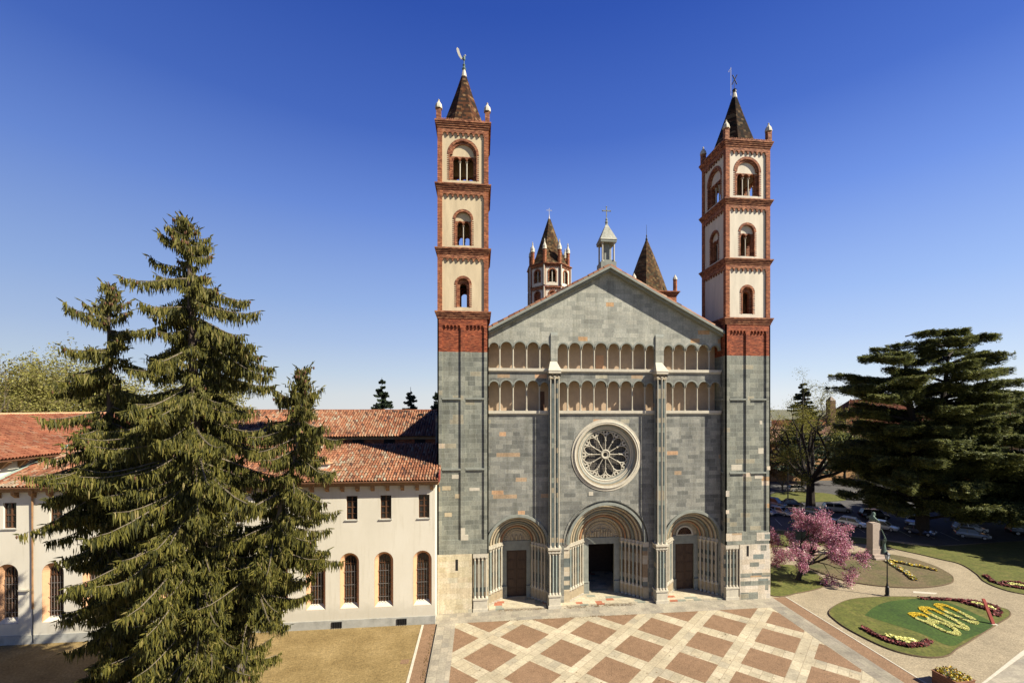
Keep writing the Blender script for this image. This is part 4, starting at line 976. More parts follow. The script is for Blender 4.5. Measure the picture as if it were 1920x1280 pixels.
# doorway behind the small spruce
m = MB(); m.ring(TW_, -35.4, 5.2, 1.5, 1.9, -.1, .02, n=18); m.box(-37.4, -36.96, YW - .28, YW + .2, 0, 4.9); m.box(-33.84, -33.4, YW - .28, YW + .2, 0, 4.9); m.box(-37.6, -36.8, YW - .38, YW - .1, 4.9, 5.2); m.box(-34.0, -33.2, YW - .38, YW - .1, 4.9, 5.2); m.box(-37.2, -33.6, YW - .6, YW + .1, 0, .16)
m.build('doorway_surround', 'peach_trim', abb)
m = MB(); m.box(-36.95, -33.85, YW + .5, YW + .6, .1, 6.75); m.build('door', 'dark_timber', abb)
# roof: lower tiled slope
ZE, ZR, YE, YR = 13.42, 16.15, YW - .62, 5.0
mb = MB(); mb.prism([(-62, YE, ZE - .02), (-62, YR, ZR - .02), (-62, YR, ZR - .32), (-62, YE + .1, ZE - .30)], (62 - 16.95, 0, 0)); rf = mb.build('roof', 'timber', abb)
tile_roof('roof_tiles', (-53.5, YE - .12, ZE), (-16.92, YE - .12, ZE), (-53.5, YR, ZR + .0), (-16.92, YR, ZR + .0), 'roof_tiles', rf, .265, .48, 7, .03)
tile_roof('roof_tiles', (-62, YE - .12, ZE), (-53.5, YE - .12, ZE), (-62, YR, ZR), (-53.5, YR, ZR), 'roof_tiles_orange', rf, .265, .48, 8, .03)
mb = MB()
for i in range(6): mb.box(-17.02, -16.86, YE + i * 1.2, YE + i * 1.2 + .9, ZE + .3 + i * .43, ZE + .85 + i * .43)
mb = MB(); mb.prism([(-16.93, YE - .15, ZE - .2), (-16.93, YE - .15, ZE + .45), (-16.93, YE + .9, ZE + .85), (-16.93, YE + .9, ZE + .0)], (.09, 0, 0)); mb.build('verge_board', 'corten', rf)
mb = MB(); mb.tube([(-62, YE - .16, ZE - .1), (-16.95, YE - .16, ZE - .1)], .085, 8); mb.build('gutter', 'dark_timber', rf)
x = -17.6; k = 0
while x > -62:
    m = MB(); m.prism([(x - .14, YW, 12.95), (x - .14, YW - .42, 12.95), (x - .14, YW - .40, 12.72), (x - .14, YW - .12, 12.45), (x - .14, YW, 12.4)], (.28, 0, 0)); m.build('corbel', 'timber', abb); x -= 1.33; k += 1
mb = MB(); mb.box(-62, -17.0, YW - .48, YW + .45, 12.951, 13.15); mb.build('eave_beam', 'timber', abb)
m = MB(); m.tube([(-50.55, YE + .05, 13.2), (-50.6, YE + .1, 12.9), (-50.9, YW - .15, 12.5), (-50.9, YW - .12, 3.0)], .075, 8); m.build('drainpipe', 'timber', abb)
m = MB(); m.tube([(-50.9, YW - .1, 3.0), (-50.9, YW - .1, .1)], .03, 5); m.build('cable', 'iron', abb)
m = MB(); m.box(-51.95, -51.2, YW - .22, YW - .02, 4.55, 4.68); m.build('lamp_bracket', 'light_stone', abb)
for x in (-20.34, -26.1):
    m = MB(); m.box(x - .45, x + .45, YW - .10, YW - .06, .08, .62, 1)
    for i in range(5): m.box(x - .42 + i * .2, x - .38 + i * .2, YW - .14, YW - .10, .08, .62, 0)
    m.build('cellar_vent', ['iron', 'lead_black'], abb)
m = MB(); m.box(-28.25, -27.35, -.3, .35, 13.9, 14.75, 0); m.box(-28.4, -27.2, -.45, .5, 14.75, 14.85, 1); m.box(-28.2, -27.4, -.25, .3, 14.85, 15.2, 1)
m.build('chimney', ['building_white', 'peach_trim'], rf)
# flashing where the tall wing meets the lower roof
m = MB(); m.prism([(-54.04, YE + .1, ZE + .16), (-53.65, YE + .1, ZE + .16), (-53.65, 4.8, ZR + .14), (-54.04, 4.8, ZR + .14)], (0, 0, .1)); m.build('copper_flashing', 'copper_green', rf)

# ------------------------------------------------ buildings behind it
reb = thing('cloister_building', 'brick cloister range with an orange tiled roof rising behind the white building', 'building', (-36, 22, 0))
mb = MB(); mb.box(-53.9, -18.6, 19.4, 33, 0, 16.2); mb.build('wall', 'red_brick', reb)
mb = MB(); mb.box(-53.9, -18.6, 19.25, 19.398, 15.7, 16.2); mb.box(-53.9, -18.6, 19.32, 19.398, 14.7, 14.9); mb.build('eave_band', 'warm_stone', reb)
for i in range(9):
    m = MB(); x = -21.5 - i * 4.2; m.box(x - .75, x + .75, 19.34, 19.397, 14.9, 15.65); m.build('window', 'window_glass', reb)
mb = MB(); mb.prism([(-53, 18.9, 16.1), (-53, 26, 19.5), (-53, 33.1, 16.1), (-53, 33.1, 15.9), (-53, 18.9, 15.9)], (34.8, 0, 0)); rr = mb.build('roof', 'timber', reb)
tile_roof('roof_tiles', (-53, 18.7, 16.1), (-18.2, 18.7, 16.1), (-53, 26, 19.6), (-18.2, 26, 19.6), 'roof_tiles', rr, .36, .6, 12, .03)
mb = MB(); mb.tube([(-53, 26, 19.66), (-18.2, 26, 19.66)], .16, 8); mb.build('ridge_tiles', 'red_brick_trim', rr)
m = MB(); m.box(-22.4, -21.6, 24.0, 24.6, 18.85, 19.2); m.build('skylight', 'window_glass', rr)
hw_ = thing('tall_wing', 'taller white wing with weathered orange roof at the far left edge', 'building', (-62, 12, 0))
mb = MB(); mb.box(-70, -54.05, -1.78, 26, 0, 15.7); mb.prism([(-70, 26, 15.7), (-54.05, 26, 15.7), (-62, 26, 19.1)], (0, .2, 0)); mb.prism([(-70, -1.78, 15.7), (-54.05, -1.78, 15.7), (-62, -1.78, 19.1)], (0, .2, 0)); mb.build('wall', 'building_white', hw_)
mb = MB(); mb.prism([(-53.3, -2.4, 15.62), (-62, -2.4, 19.2), (-70.7, -2.4, 15.62), (-70.7, -2.4, 15.45), (-53.3, -2.4, 15.45)], (0, 29, 0)); rr = mb.build('roof', 'timber', hw_)
tile_roof('roof_tiles', (-53.15, -2.5, 15.66), (-53.15, 26.6, 15.66), (-62, -2.5, 19.3), (-62, 26.6, 19.3), 'roof_tiles_orange', rr, .28, .5, 15, .03)
tile_roof('roof_tiles', (-70.8, -2.5, 15.66), (-70.8, 26.6, 15.66), (-62, -2.5, 19.3), (-62, 26.6, 19.3), 'roof_tiles_orange', rr, .28, .5, 16, .03)
mb = MB(); mb.tube([(-62, -2.5, 19.38), (-62, 26.6, 19.38)], .15, 8); mb.build('ridge_tiles', 'peach_trim', rr)
mb = MB(); mb.tube([(-53.1, -2.5, 15.5), (-53.1, 26.5, 15.5)], .08, 8); mb.build('gutter', 'dark_timber', rr)
m = MB(); m.tube([(-53.2, .2, 15.5), (-53.9, .3, 15.1), (-53.95, .3, 14.0)], .07, 6); m.build('drainpipe', 'timber', hw_)
for i in range(14):
    m = MB(); y = -1.3 + i * 1.5; m.prism([(-54.05, y, 15.44), (-53.35, y, 15.44), (-53.4, y, 15.25), (-53.75, y, 14.95), (-54.05, y, 14.8)], (0, .3, 0)); m.build('corbel', 'timber', hw_)

# ================================================================== TREES
def quads_from(C, A, B):
    """quad centres C, half axes A,B (n,3) -> verts, faces"""
    n = len(C); V = np.stack([C - A - B, C + A - B, C + A + B, C - A + B], 1).reshape(-1, 3)
    F = np.arange(4 * n).reshape(n, 4); return V, F
def runit(rg, n):
    v = rg.normal(size=(n, 3)); return v / np.linalg.norm(v, axis=1)[:, None]

def tassels(P, L, rg, w=(.05, .09), tilt=.22, out=None):
    """hanging twig sprays starting at P with length L"""
    n = len(P); yaw = rg.uniform(0, pi, n)
    d = np.stack([rg.normal(0, tilt, n), rg.normal(0, tilt, n), -np.ones(n)], 1)
    if out is not None: d += out
    d /= np.linalg.norm(d, axis=1)[:, None]
    a = np.stack([np.cos(yaw), np.sin(yaw), np.zeros(n)], 1); ww = rg.uniform(w[0], w[1], n)[:, None]
    b = np.cross(d, a); Vs = []
    for ax in (a, b):
        top = P; bot = P + d * L[:, None]; mid = P + d * L[:, None] * .45
        Vs.append(np.stack([top - ax * ww * .45, top + ax * ww * .45, mid + ax * ww, mid - ax * ww], 1))
        Vs.append(np.stack([mid - ax * ww, mid + ax * ww, bot + ax * ww * .15, bot - ax * ww * .15], 1))
    V = np.concatenate(Vs, 0); r = np.tile(rg.random(n), 4)
    return V, r
def spruce(name, label, trunk, top_z, base_z, Lf, seed, dens=1.0, mat='spruce_needles', group=None, trad=.42, cones=300, twig=.085, trunkmat='bark', step=.27, nper=(3, 6)):
    rg = np.random.default_rng(seed)
    tr = [np.array(p, float) for p in trunk]; zs_ = [p[2] for p in tr]
    def tp(z):
        for a, b in zip(tr[:-1], tr[1:]):
            if z <= b[2]: t = (z - a[2]) / (b[2] - a[2]); return a + (b - a) * t
        return tr[-1]
    root = thing(name, label, 'tree', tuple(tr[0]), 0, group)
    H = top_z - tr[0][2]
    m = MB(); pts = [tp(tr[0][2] + H * i / 14) for i in range(15)]; pts[-1] = np.array([*tr[-1][:2], top_z])
    m.tube(pts, [trad * (1 - i / 14) ** .8 + .03 for i in range(15)], 9); m.build('trunk', trunkmat, root, smooth=True)
    br = MB(); TV = []; TR = []; CP = []
    z = top_z - .25; wk = 0
    while z > base_z:
        s = top_z - z; wk += 1
        for _ in range(rg.integers(nper[0], nper[1] + 1) if s > 9 else rg.integers(2, 4)):
            az = rg.uniform(0, 2 * pi); L = Lf(s, az) * (rg.uniform(.75, 1.15) if rg.random() < .42 else rg.uniform(.25, .72))
            if L < .25: L = .25
            o = tp(z + rg.uniform(-.15, .15)); up = .30 if s < 3 else rg.uniform(-.15, .12)
            L *= 1 + .16 * sin(3 * az + z * .55) + .10 * sin(5 * az - z * 1.3)
            n = max(6, int(L / .085)); t = np.linspace(0, 1, n)
            az2 = az + rg.normal(0, .12) * t
            rr_ = L * t; dz = L * (up * t - (.50 + rg.uniform(-.12, .12)) * t ** 1.5 * min(1, s / 5) + (.26 * t ** 4))
            P = np.stack([o[0] + rr_ * np.cos(az2), o[1] + rr_ * np.sin(az2), o[2] + dz], 1)
            k = max(1, n // 6); rad = .012 + .012 * L * (1 - t[::k]); br.tube(P[::k], list(rad), 4, cap=False)
            keep = P[int(n * .12):]; tt = t[int(n * .12):]
            # tassels under the main axis
            q = np.repeat(keep, 3, 0) + rg.normal(0, .04, (len(keep) * 3, 3)); tq = np.repeat(tt, 3)
            LL = rg.uniform(.28, .85, len(q)) * (.55 + .6 * np.sin(np.clip(tq, 0, 1) * pi) ** .5) * min(1, .5 + L / 5)
            V, r = tassels(q, LL, rg, (.022, .048), .16); TV.append(V); TR.append(r)
            # side twigs
            m2 = max(2, int(L / (.20 / dens)))
            for sidx in rg.uniform(.18, .98, m2):
                i = min(n - 2, int(sidx * n)); p0 = P[i]; dirv = P[i + 1] - P[i]; dirv /= np.linalg.norm(dirv) + 1e-9
                side = np.array([-dirv[1], dirv[0], 0]) * (1 if rg.random() < .5 else -1)
                l2 = (.28 * L * (1 - sidx) + .30) * rg.uniform(.6, 1.2); dv = dirv * .7 + side; dv /= np.linalg.norm(dv)
                k2 = max(3, int(l2 / twig)); t2 = np.linspace(0, 1, k2)
                Q = p0 + np.outer(t2 * l2, dv); Q[:, 2] -= l2 * .35 * t2 ** 1.5
                LL = rg.uniform(.25, .80, k2) * (1 - .4 * t2)
                V, r = tassels(Q, LL, rg, (.020, .045), .20); TV.append(V); TR.append(r)
                if rg.random() < .35: # tip sprig pointing outward
                    V, r = tassels(Q[-1:], np.array([.25]), rg, (.03, .05), .1, dv[None, :] * 2.5 + np.array([[0, 0, .8]])); TV.append(V); TR.append(r)
            V, r = tassels(P[-1:].repeat(3, 0), rg.uniform(.15, .4, 3), rg, (.03, .05), .3, (dirv * 2.5 + np.array([0, 0, 1.6]))[None, :]); TV.append(V); TR.append(r)
            if rg.random() < (.9 if s < 7 else .25): CP += [P[-1 - int(c)] for c in rg.integers(0, max(2, n // 3), 2 if s > 7 else 4)]
        z -= step * rg.uniform(.7, 1.3) * (.6 if s < 2 else 1)
    V = np.concatenate(TV).reshape(-1, 3); n = len(V) // 4
    arr_mesh('foliage', V, np.arange(4 * n).reshape(n, 4), mat, root, rnd=np.repeat(np.concatenate(TR), 4))
    br.build('branches', 'twig', root)
    if cones and CP:
        c = MB(); rr2 = random.Random(seed); rr2.shuffle(CP)
        VV = []
        for p in CP[:cones]:
            x, y, z = p[0] + rr2.gauss(0, .06), p[1] + rr2.gauss(0, .06), p[2] - .05; c.lathe([(.015, z), (.05, z - .05), (.045, z - .14), (.01, z - .2)], x, y, 5)
        o = c.build('cones', 'cone_brown', root, kind='stuff')
    return root

def L1(s, az):
    base = .25 + .55 * s if s < 2 else (1.35 + .95 * (s - 2) if s < 4.6 else 3.85 + .07 * (s - 4.6))
    right = cos(az)
    if s > 11: base = min(base, 4.5)
    if 4 < s < 11 and right < -.1: base *= .72 if s < 8 else .85
    if s > 16 and right > 0: base *= 1 - .36 * right
    return base
spruce('spruce_tree', 'tallest dark spruce at left with drooping branches and brown cones', [(-28.6, -16.3, 0), (-29.1, -16.3, 12), (-29.85, -16.28, 32)], 31.0, 1.2, L1, 21, 1.25, cones=420, trad=.5)
def L2(s, az): return min(.2 + s * .62, 1.9 + .12 * s, 3.2) * (.72 if cos(az) < -.2 and s > 15 else 1)
spruce('spruce_tree', 'slimmer spruce standing left of the tallest spruce', [(-35.4, -13.9, 0), (-36.0, -13.62, 28)], 27.8, 1.5, L2, 33, 1.1, cones=300, trad=.36)
def L3(s, az): return min(.3 + s * .62, 1.8 + .15 * s, 3.4) * (1 if s < 12 else (.85 if cos(az) > .1 else .45))
spruce('spruce_tree', 'small spruce with a bare leaning trunk in front of the white wall', [(-28.3, -15.45, 0), (-26.54, -15.6, 8.6), (-25.2, -15.7, 13), (-23.9, -15.9, 18), (-23.67, -15.91, 22.4)], 22.4, 7.2, L3, 44, 1.15, cones=160, trad=.30, trunkmat='pale_bark')

def far_conifer(name, label, x, y, H, R, seed, n=9000, mat='spruce_needles_dark', group=None, layers=16, tmax=1.0, sz_=(.10, .26)):
    rg = np.random.default_rng(seed); root = thing(name, label, 'tree', (x, y, 0), 0, group)
    m = MB(); m.tube([(x, y, 0), (x, y, H)], [.35, .04], 7); m.build('trunk', 'dark_bark', root)
    C = []; 
    br = []
    for k in range(layers * 7):
        t = rg.random() ** .8 * tmax; z = H * (.18 + .80 * (1 - t)); L = R * (t * .95 + .06) * rg.uniform(.7, 1.15); br.append((z, L, rg.uniform(0, 2 * pi)))
    per = n // len(br)
    for z, L, az in br:
        u = rg.random(per) ** .7; r = u * L; sp = rg.normal(0, .10 * L + .05, per) * (1 - u * .6)
        px = x + r * cos(az) - sp * sin(az); py = y + r * sin(az) + sp * cos(az); pz = z - .18 * r + .14 * r * u ** 2 - abs(rg.normal(0, .12, per))
        C.append(np.stack([px, py, pz], 1))
    C = np.concatenate(C); N = len(C); a = runit(rg, N); b = np.cross(a, runit(rg, N)); sz = rg.uniform(*sz_, N)[:, None]
    V, F = quads_from(C, a * sz * 1.2, b * sz * .5); arr_mesh('foliage', V, F, mat, root, rnd=np.repeat(rg.random(N), 4)); return root
far_conifer('pine_tree', 'dark bushy conifer showing above the tiled ridge, biggest of the three there', -33.2, 49.4, 26.3, 7.5, 3, 16000, tmax=.5)
far_conifer('pine_tree', 'sparse pointed conifer above the ridge, middle one of three', -28.1, 53.9, 24.6, 6.5, 4, 6000, tmax=.5)
far_conifer('pine_tree', 'conifer half hidden by the left bell tower edge', -23.2, 58.4, 23.9, 7.0, 5, 8000, tmax=.5)
far_conifer('spruce_tree', 'pointed dark spruce far beyond the bare park tree on the right', 63.9, 54.4, 26.9, 8.5, 6, 22000, layers=26)

def grow(m, tips, p, d, L, r, depth, rg, spread=.6, grav=0.0, nseg=4, upb=.15, n=6, kids=(2, 3), shrink=.72, flat=1.0):
    pts = [np.array(p, float)]; d = np.array(d, float)
    rr_ = [r]
    for i in range(nseg):
        d = d + rg.normal(0, .12, 3) + np.array([0, 0, upb - grav * (1 if depth < 2 else .3)]) * .3; d /= np.linalg.norm(d)
        pts.append(pts[-1] + d * L / nseg); rr_.append(r * (1 - .45 * (i + 1) / nseg))
        if depth <= 1: tips.append((pts[-1].copy(), d.copy()))
    m.tube(pts, rr_, n if depth > 1 else 4, cap=False)
    if depth == 0: return
    for k in range(rg.integers(kids[0], kids[1] + 1)):
        v = runit(rg, 1)[0]; v[2] *= flat; nd = d + v * spread; nd /= np.linalg.norm(nd)
        i = rg.integers(max(1, nseg // 2), nseg + 1)
        grow(m, tips, pts[i] if k else pts[-1], nd, L * shrink * rg.uniform(.75, 1.15), rr_[i] * .72, depth - 1, rg, spread, grav, nseg, upb, n, kids, shrink, flat)
def leafcloud(tips, rg, per, spread, size, droop=0):
    P = np.array([t[0] for t in tips]); P = np.repeat(P, per, 0); N = len(P)
    P = P + rg.normal(0, spread, (N, 3)) - np.array([0, 0, 1]) * (rg.random(N)[:, None] * droop)
    a = runit(rg, N); b = np.cross(a, runit(rg, N)); sz = rg.uniform(size[0], size[1], N)[:, None]
    return quads_from(P, a * sz, b * sz * .6)

def broadleaf(name, label, x, y, limbs, depth, leafmat, per, spread, size, seed, L0=4, r0=.3, barkm='dark_bark', trunkh=3, lean=(0, 0), grav=0, droop=0, group=None, kids=(2, 3), shrink=.72, sp=.6, flat=1.0, upb=.15, leafname='foliage'):
    rg = np.random.default_rng(seed); root = thing(name, label, 'tree', (x, y, 0), 0, group)
    m = MB(); tips = []
    top = np.array([x + lean[0], y + lean[1], trunkh]); m.tube([(x, y, -.1), (x + lean[0] * .4, y + lean[1] * .4, trunkh * .5), top], [r0 * 1.25, r0, r0 * .9], 9)
    for d, LL in limbs: 
        d = np.array(d, float); d /= np.linalg.norm(d); grow(m, tips, top, d, LL, r0 * .55, depth, rg, sp, grav, 4, upb, 6, kids, shrink, flat)
    m.build('trunk', barkm, root)
    if per:
        V, F = leafcloud(tips, rg, per, spread, size, droop); arr_mesh(leafname, V, F, leafmat, root, rnd=np.repeat(rg.random(len(F)), 4))
    return root
# large half-bare park tree
rgl = random.Random(3)
limbs = [((-.9, -.2, .95), 7.5), ((-.8, .3, .6), 7), ((-.35, .1, 1.4), 7.5), ((.15, 0, 1.6), 8), ((.5, .2, 1.2), 7), ((.95, -.1, .75), 7.5), ((.9, -.4, .45), 6.5), ((-.2, -.8, .9), 6), ((.1, .9, .8), 6), ((-.9, 0, .25), 6)]
limbs = [(d, L_ * 1.27) for d, L_ in limbs]
broadleaf('park_tree', 'tall park tree with thick dark limbs and thin fresh green foliage', 51.7, 36.8, limbs, 4, 'fresh_leaves', 12, .55, (.045, .10), 5, r0=.75, trunkh=5.5, grav=.25, droop=.7, kids=(2, 3), shrink=.62, sp=.75)
# magnolia in bloom
MAGS = .92
limbs = [((.9, -.1, .55), 3.2), ((.75, .5, .8), 3.0), ((.3, -.5, 1.2), 3.0), ((-.8, 0, .9), 2.6), ((-.35, .5, 1.2), 2.8), ((1.0, -.2, .38), 3.0), ((-.8, -.4, .5), 2.3), ((.5, .1, 1.3), 3.2), ((1, .4, .35), 3.0)]
broadleaf('magnolia_tree', 'pink flowering magnolia with a leaning trunk beside the right tower', 23.6, 4.2, [(d, L_ * MAGS) for d, L_ in limbs], 4, 'blossom', 17, .22, (.035, .085), 8, r0=.24, trunkh=1.8, lean=(.9, -.2), kids=(2, 3), shrink=.66, sp=.75, grav=.30, upb=.12, leafname='blossom')
# trees far left behind the tall wing
limbs = [((a, b, 1.3), 5.5) for a, b in ((-.6, 0), (.6, 0), (0, .6), (0, -.6), (.2, .1), (-.3, .4))]
k = 0
for x, y, H, mt, lab, per in ((-98, 47, 15.5, 'spring_leaves', 'yellow-green spring tree behind the taller white wing', 12), (-91, 54, 15.5, 'spring_leaves', 'second yellow-green tree, partly behind the left spruces', 12), (-104, 58, 18, 'spring_leaves', 'olive tree crown low behind the far left roof', 12), (-97, 36, 17, 'brown_leaves', 'almost bare brownish tree at the far left edge', 1)):
    k += 1; broadleaf('deciduous_tree', lab, x, y, [(d, LL * H / 12.0 * 1.05) for d, LL in limbs], 4, mt, per, .7, (.10, .22) if per > 1 else (.05, .1), 60 + k, r0=.4, trunkh=H * .42, barkm='twig', kids=(2, 3), shrink=.74, sp=.62, upb=.3)
for x, y, s_ in ((-78, 40, 1), (-70, 44, 2), (-62, 42, 3)):
    broadleaf('deciduous_tree', ('olive spring tree between the spruces and the far roof', 'low olive tree behind the cloister roof', 'pale green tree seen through the spruce crowns')[s_ - 1], x, y, [(d, LL * 1.15) for d, LL in limbs], 3, 'spring_leaves', 22, 1.0, (.10, .22), 80 + s_, r0=.35, trunkh=9.5, barkm='twig', kids=(2, 3), shrink=.74, upb=.3)
broadleaf('shrub', 'ochre-brown shrub beside the right tower edge', 60.3, 56.5, [(( a, b, 1.2), 2.8) for a, b in ((-.6, 0), (.6, 0), (0, .6), (0, -.6), (.2, .2))], 3, 'brown_leaves', 22, .45, (.08, .18), 91, r0=.2, trunkh=.8, barkm='twig')
broadleaf('shrub', 'brown bare shrub at the right edge behind the cedar', 104, 38, [((a, b, 1.2), 3.2) for a, b in ((-.6, 0), (.6, 0), (0, .6), (0, -.6), (.2, .2))], 3, 'brown_leaves', 14, .5, (.08, .18), 92, r0=.2, trunkh=.8, barkm='twig')

def cedar(label, x, y, H, seed, plates, trunks, nq=900):
    rg = np.random.default_rng(seed); root = thing('cedar_tree', label, 'tree', (x, y, 0), 0, 'cedars in the park')
    m = MB()
    for pts, r in trunks: m.tube([(x + a, y + b, c) for a, b, c in pts], [r * (1 - .75 * i / (len(pts) - 1)) for i in range(len(pts))], 9)
    br = MB(); V_, R_ = [], []
    def axis(z):
        pts, _ = trunks[rg.integers(0, len(trunks))]
        for a, b in zip(pts[:-1], pts[1:]):
            if z <= b[2]: t = max(0, (z - a[2]) / (b[2] - a[2])); return np.array([x + a[0] + (b[0] - a[0]) * t, y + a[1] + (b[1] - a[1]) * t])
        return np.array([x + pts[-1][0], y + pts[-1][1]])
    for z, az, L in plates:
        o = axis(z - .1 * L); n = 12; t = np.linspace(0, 1, n); rise = rg.uniform(.05, .38)
        zz = z - rise * L + L * (rise * 1.5 * t - .5 * rise * t ** 2 - .10 * t ** 3); az2 = az + rg.normal(0, .25) * t
        P = np.stack([o[0] + L * t * np.cos(az2), o[1] + L * t * np.sin(az2), zz], 1)
        br.tube(P, list(.06 + .016 * L * (1 - t)), 6, cap=False)
        # side fans
        for f in range(int(9 + L * 1.9)):
            u = rg.uniform(.3, 1.0); i = min(n - 2, int(u * (n - 1))); p0 = P[i]; side = (1 if f % 2 else -1)
            l2 = (.34 * L * (1.1 - u) + .9) * rg.uniform(.6, 1.15); a2 = az + side * rg.uniform(.5, 1.25)
            br.tube([p0, p0 + np.array([cos(a2), sin(a2), .05]) * l2], [.04, .012], 4, cap=False)
            k = int(nq * 1.25 * l2 / 10 * (.95 if z > .78 * H else 1)); v = rg.random(k) ** .8; w = rg.normal(0, .15 * l2 + .10, k) * (1 - .65 * v)
            C = np.stack([p0[0] + l2 * v * cos(a2) - w * sin(a2), p0[1] + l2 * v * sin(a2) + w * cos(a2), p0[2] + .10 * l2 * v - .35 * (np.abs(w)) + rg.normal(0, .12, k) + .10], 1)
            hang = rg.random(k) < .5; C[hang, 2] -= rg.uniform(.05, .8, hang.sum())
            d = np.stack([np.full(k, cos(a2)) + rg.normal(0, .55, k), np.full(k, sin(a2)) + rg.normal(0, .55, k), rg.normal(.08, .28, k)], 1); d /= np.linalg.norm(d, axis=1)[:, None]
            up = np.stack([rg.normal(0, .45, k), rg.normal(0, .45, k), np.ones(k)], 1); b = np.cross(d, up); b /= np.linalg.norm(b, axis=1)[:, None]
            sz = rg.uniform(.09, .22, k)[:, None]; q, _ = quads_from(C, d * sz, b * sz * .26); V_.append(q); R_.append(np.clip(rg.random(k) * .8 + rg.normal(.1, .1), 0, 1))
    m.build('trunk', 'dark_bark', root); br.build('branches', 'dark_bark', root)
    V = np.concatenate(V_); n = len(V) // 4; arr_mesh('foliage', V, np.arange(4 * n).reshape(n, 4), 'cedar_needles', root, rnd=np.repeat(np.concatenate(R_), 4)); return root
rc = random.Random(17)
pl = []
for z, L, k in ((31.4, 5, 5), (30.0, 8, 6), (28.2, 10, 7), (26.2, 11.5, 7), (24.2, 12.5, 8), (22.2, 13, 8), (20.4, 13.5, 8), (18.8, 12.5, 8), (17, 13.5, 9), (15.6, 14, 9), (14, 14.5, 11), (12, 14.5, 11), (10, 14.5, 11), (8, 14, 10), (6.2, 12, 9)):
    a0 = rc.uniform(0, 2 * pi)
    for i in range(int(k * 1.35)): pl.append((z + rc.uniform(-1.3, 1.3), a0 + 2 * pi * i / (k * 1.35) + rc.uniform(-.25, .25), L * .86 * rc.uniform(.5, 1.12)))
cedar('tallest spreading cedar with flat dark layered branches', 56.5, 19.2, 31, 5, pl, [([(0, 0, -.1), (.1, 0, 6), (-.6, .3, 14), (-1.8, .6, 22), (-2.4, .5, 27.5)], .95), ([(.5, .2, -.1), (.8, 0, 8), (2.2, 0, 16), (3.6, -.3, 23), (4.6, 0, 28)], .75)])
pl = []
for z, L, k in ((22.5, 6, 6), (20.5, 9, 7), (18.5, 12, 9), (16.5, 13, 10), (14.5, 14, 10), (12.5, 14, 11), (10.5, 14, 11), (8.5, 14, 10), (6.5, 13, 10), (4.8, 12, 8)):
    a0 = rc.uniform(0, 2 * pi)
    for i in range(int(k * 1.3)): pl.append((z + rc.uniform(-1.2, 1.2), a0 + 2 * pi * i / (k * 1.3) + rc.uniform(-.25, .25), L * rc.uniform(.55, 1.1)))
def third():
    rr3 = random.Random(29); pl3 = []
    for z, L, k in ((18, 5, 5), (16, 8, 6), (13.6, 10, 7), (11.2, 12, 8), (8.8, 12.5, 8), (6.4, 12, 8)):
        a0 = rr3.uniform(0, 2 * pi)
        for i in range(k): pl3.append((z + rr3.uniform(-1, 1), a0 + 2 * pi * i / k + rr3.uniform(-.25, .25), L * rr3.uniform(.6, 1.1)))
    cedar('cedar entering at the right edge of the photo, nearest of the three', 74.0, 6.5, 18.5, 16, pl3, [([(0, 0, -.1), (.3, 0, 6), (0, .3, 12), (.4, .2, 18)], .6)], 620)
third()
cedar('lower broad cedar reaching the right edge of the park', 74.5, 18.5, 23, 6, pl, [([(0, 0, -.1), (-.4, 0, 8), (.6, .3, 15), (1.4, .2, 21.5)], .75), ([(1.2, .2, -.1), (2.6, 0, 5), (5.2, 0, 10), (7, 0, 15)], .5)])
#@@NEXT2
# ================================================================== PARK AND FORECOURT DETAILS
def smooth(pts, n=6):
    out = []; N = len(pts)
    for i in range(N):
        p0, p1, p2, p3 = [np.array(pts[(i + k - 1) % N], float) for k in range(4)]
        for j in range(n):
            t = j / n; out.append(tuple(.5 * ((2 * p1) + (-p0 + p2) * t + (2 * p0 - 5 * p1 + 4 * p2 - p3) * t * t + (-p0 + 3 * p1 - 3 * p2 + p3) * t ** 3)))
    return out
def bed(name, pts, mat, z=.10, edge=True, label=None):
    P = smooth(pts); mb = MB(); mb.prism([(x, y, -.05) for x, y in P], (0, 0, z + .05)); o = mb.build(name, mat, kind='structure')
    if edge:
        mb = MB(); mb.tube([(x, y, z - .05) for x, y in P] + [(*P[0], z - .05)], .07, 5, cap=False); mb.build('bed_edging', 'soil', kind='structure')
    return P
B1 = [(21.1, -3.4), (20.1, -5.4), (20.0, -7.6), (20.6, -10.2), (22.2, -11.5), (24.2, -11.6), (26.2, -10.75), (28.4, -9.9), (30.6, -9.0), (32.8, -8.1), (35.0, -7.2), (37.4, -6.2), (38.7, -5.2), (38.6, -4.4), (37.6, -3.0), (35.0, -1.9), (30.0, -1.1), (25.2, -1.3)]
bed('lawn_bed', B1, 'lawn')
P = smooth([(24.1, -4.4), (23.9, -5.2), (25.6, -8.2), (26.0, -10.35), (28.5, -9.6), (33.6, -7.7), (34.6, -5.3), (34.4, -2.6), (32.4, -1.9), (28, -2.4)])
mb = MB(); mb.poly([(x, y, .108) for x, y in P]); mb.build('dark_lawn', 'dark_lawn', kind='structure')
B2 = [(21.2, 4.6), (23.5, 7.4), (28.5, 11.2), (33, 11.4), (41, 12), (43.6, 9.8), (44.1, 7.1), (43.4, 4.6), (42.3, 2.9), (40, 1.4), (35.8, .7), (32, 1.4), (29.4, 2.9), (27.6, 4.6), (25.8, 5.4)]
B2 = [(28.0, 8.5), (31, 11.2), (36, 12.2), (41, 12), (43.6, 9.8), (44.1, 7.1), (43.4, 4.6), (42.3, 2.9), (40, 1.4), (35.8, .7), (32, 1.4), (29.4, 2.9), (28.2, 5.0)]
bed('lawn_bed', B2, 'worn_lawn')
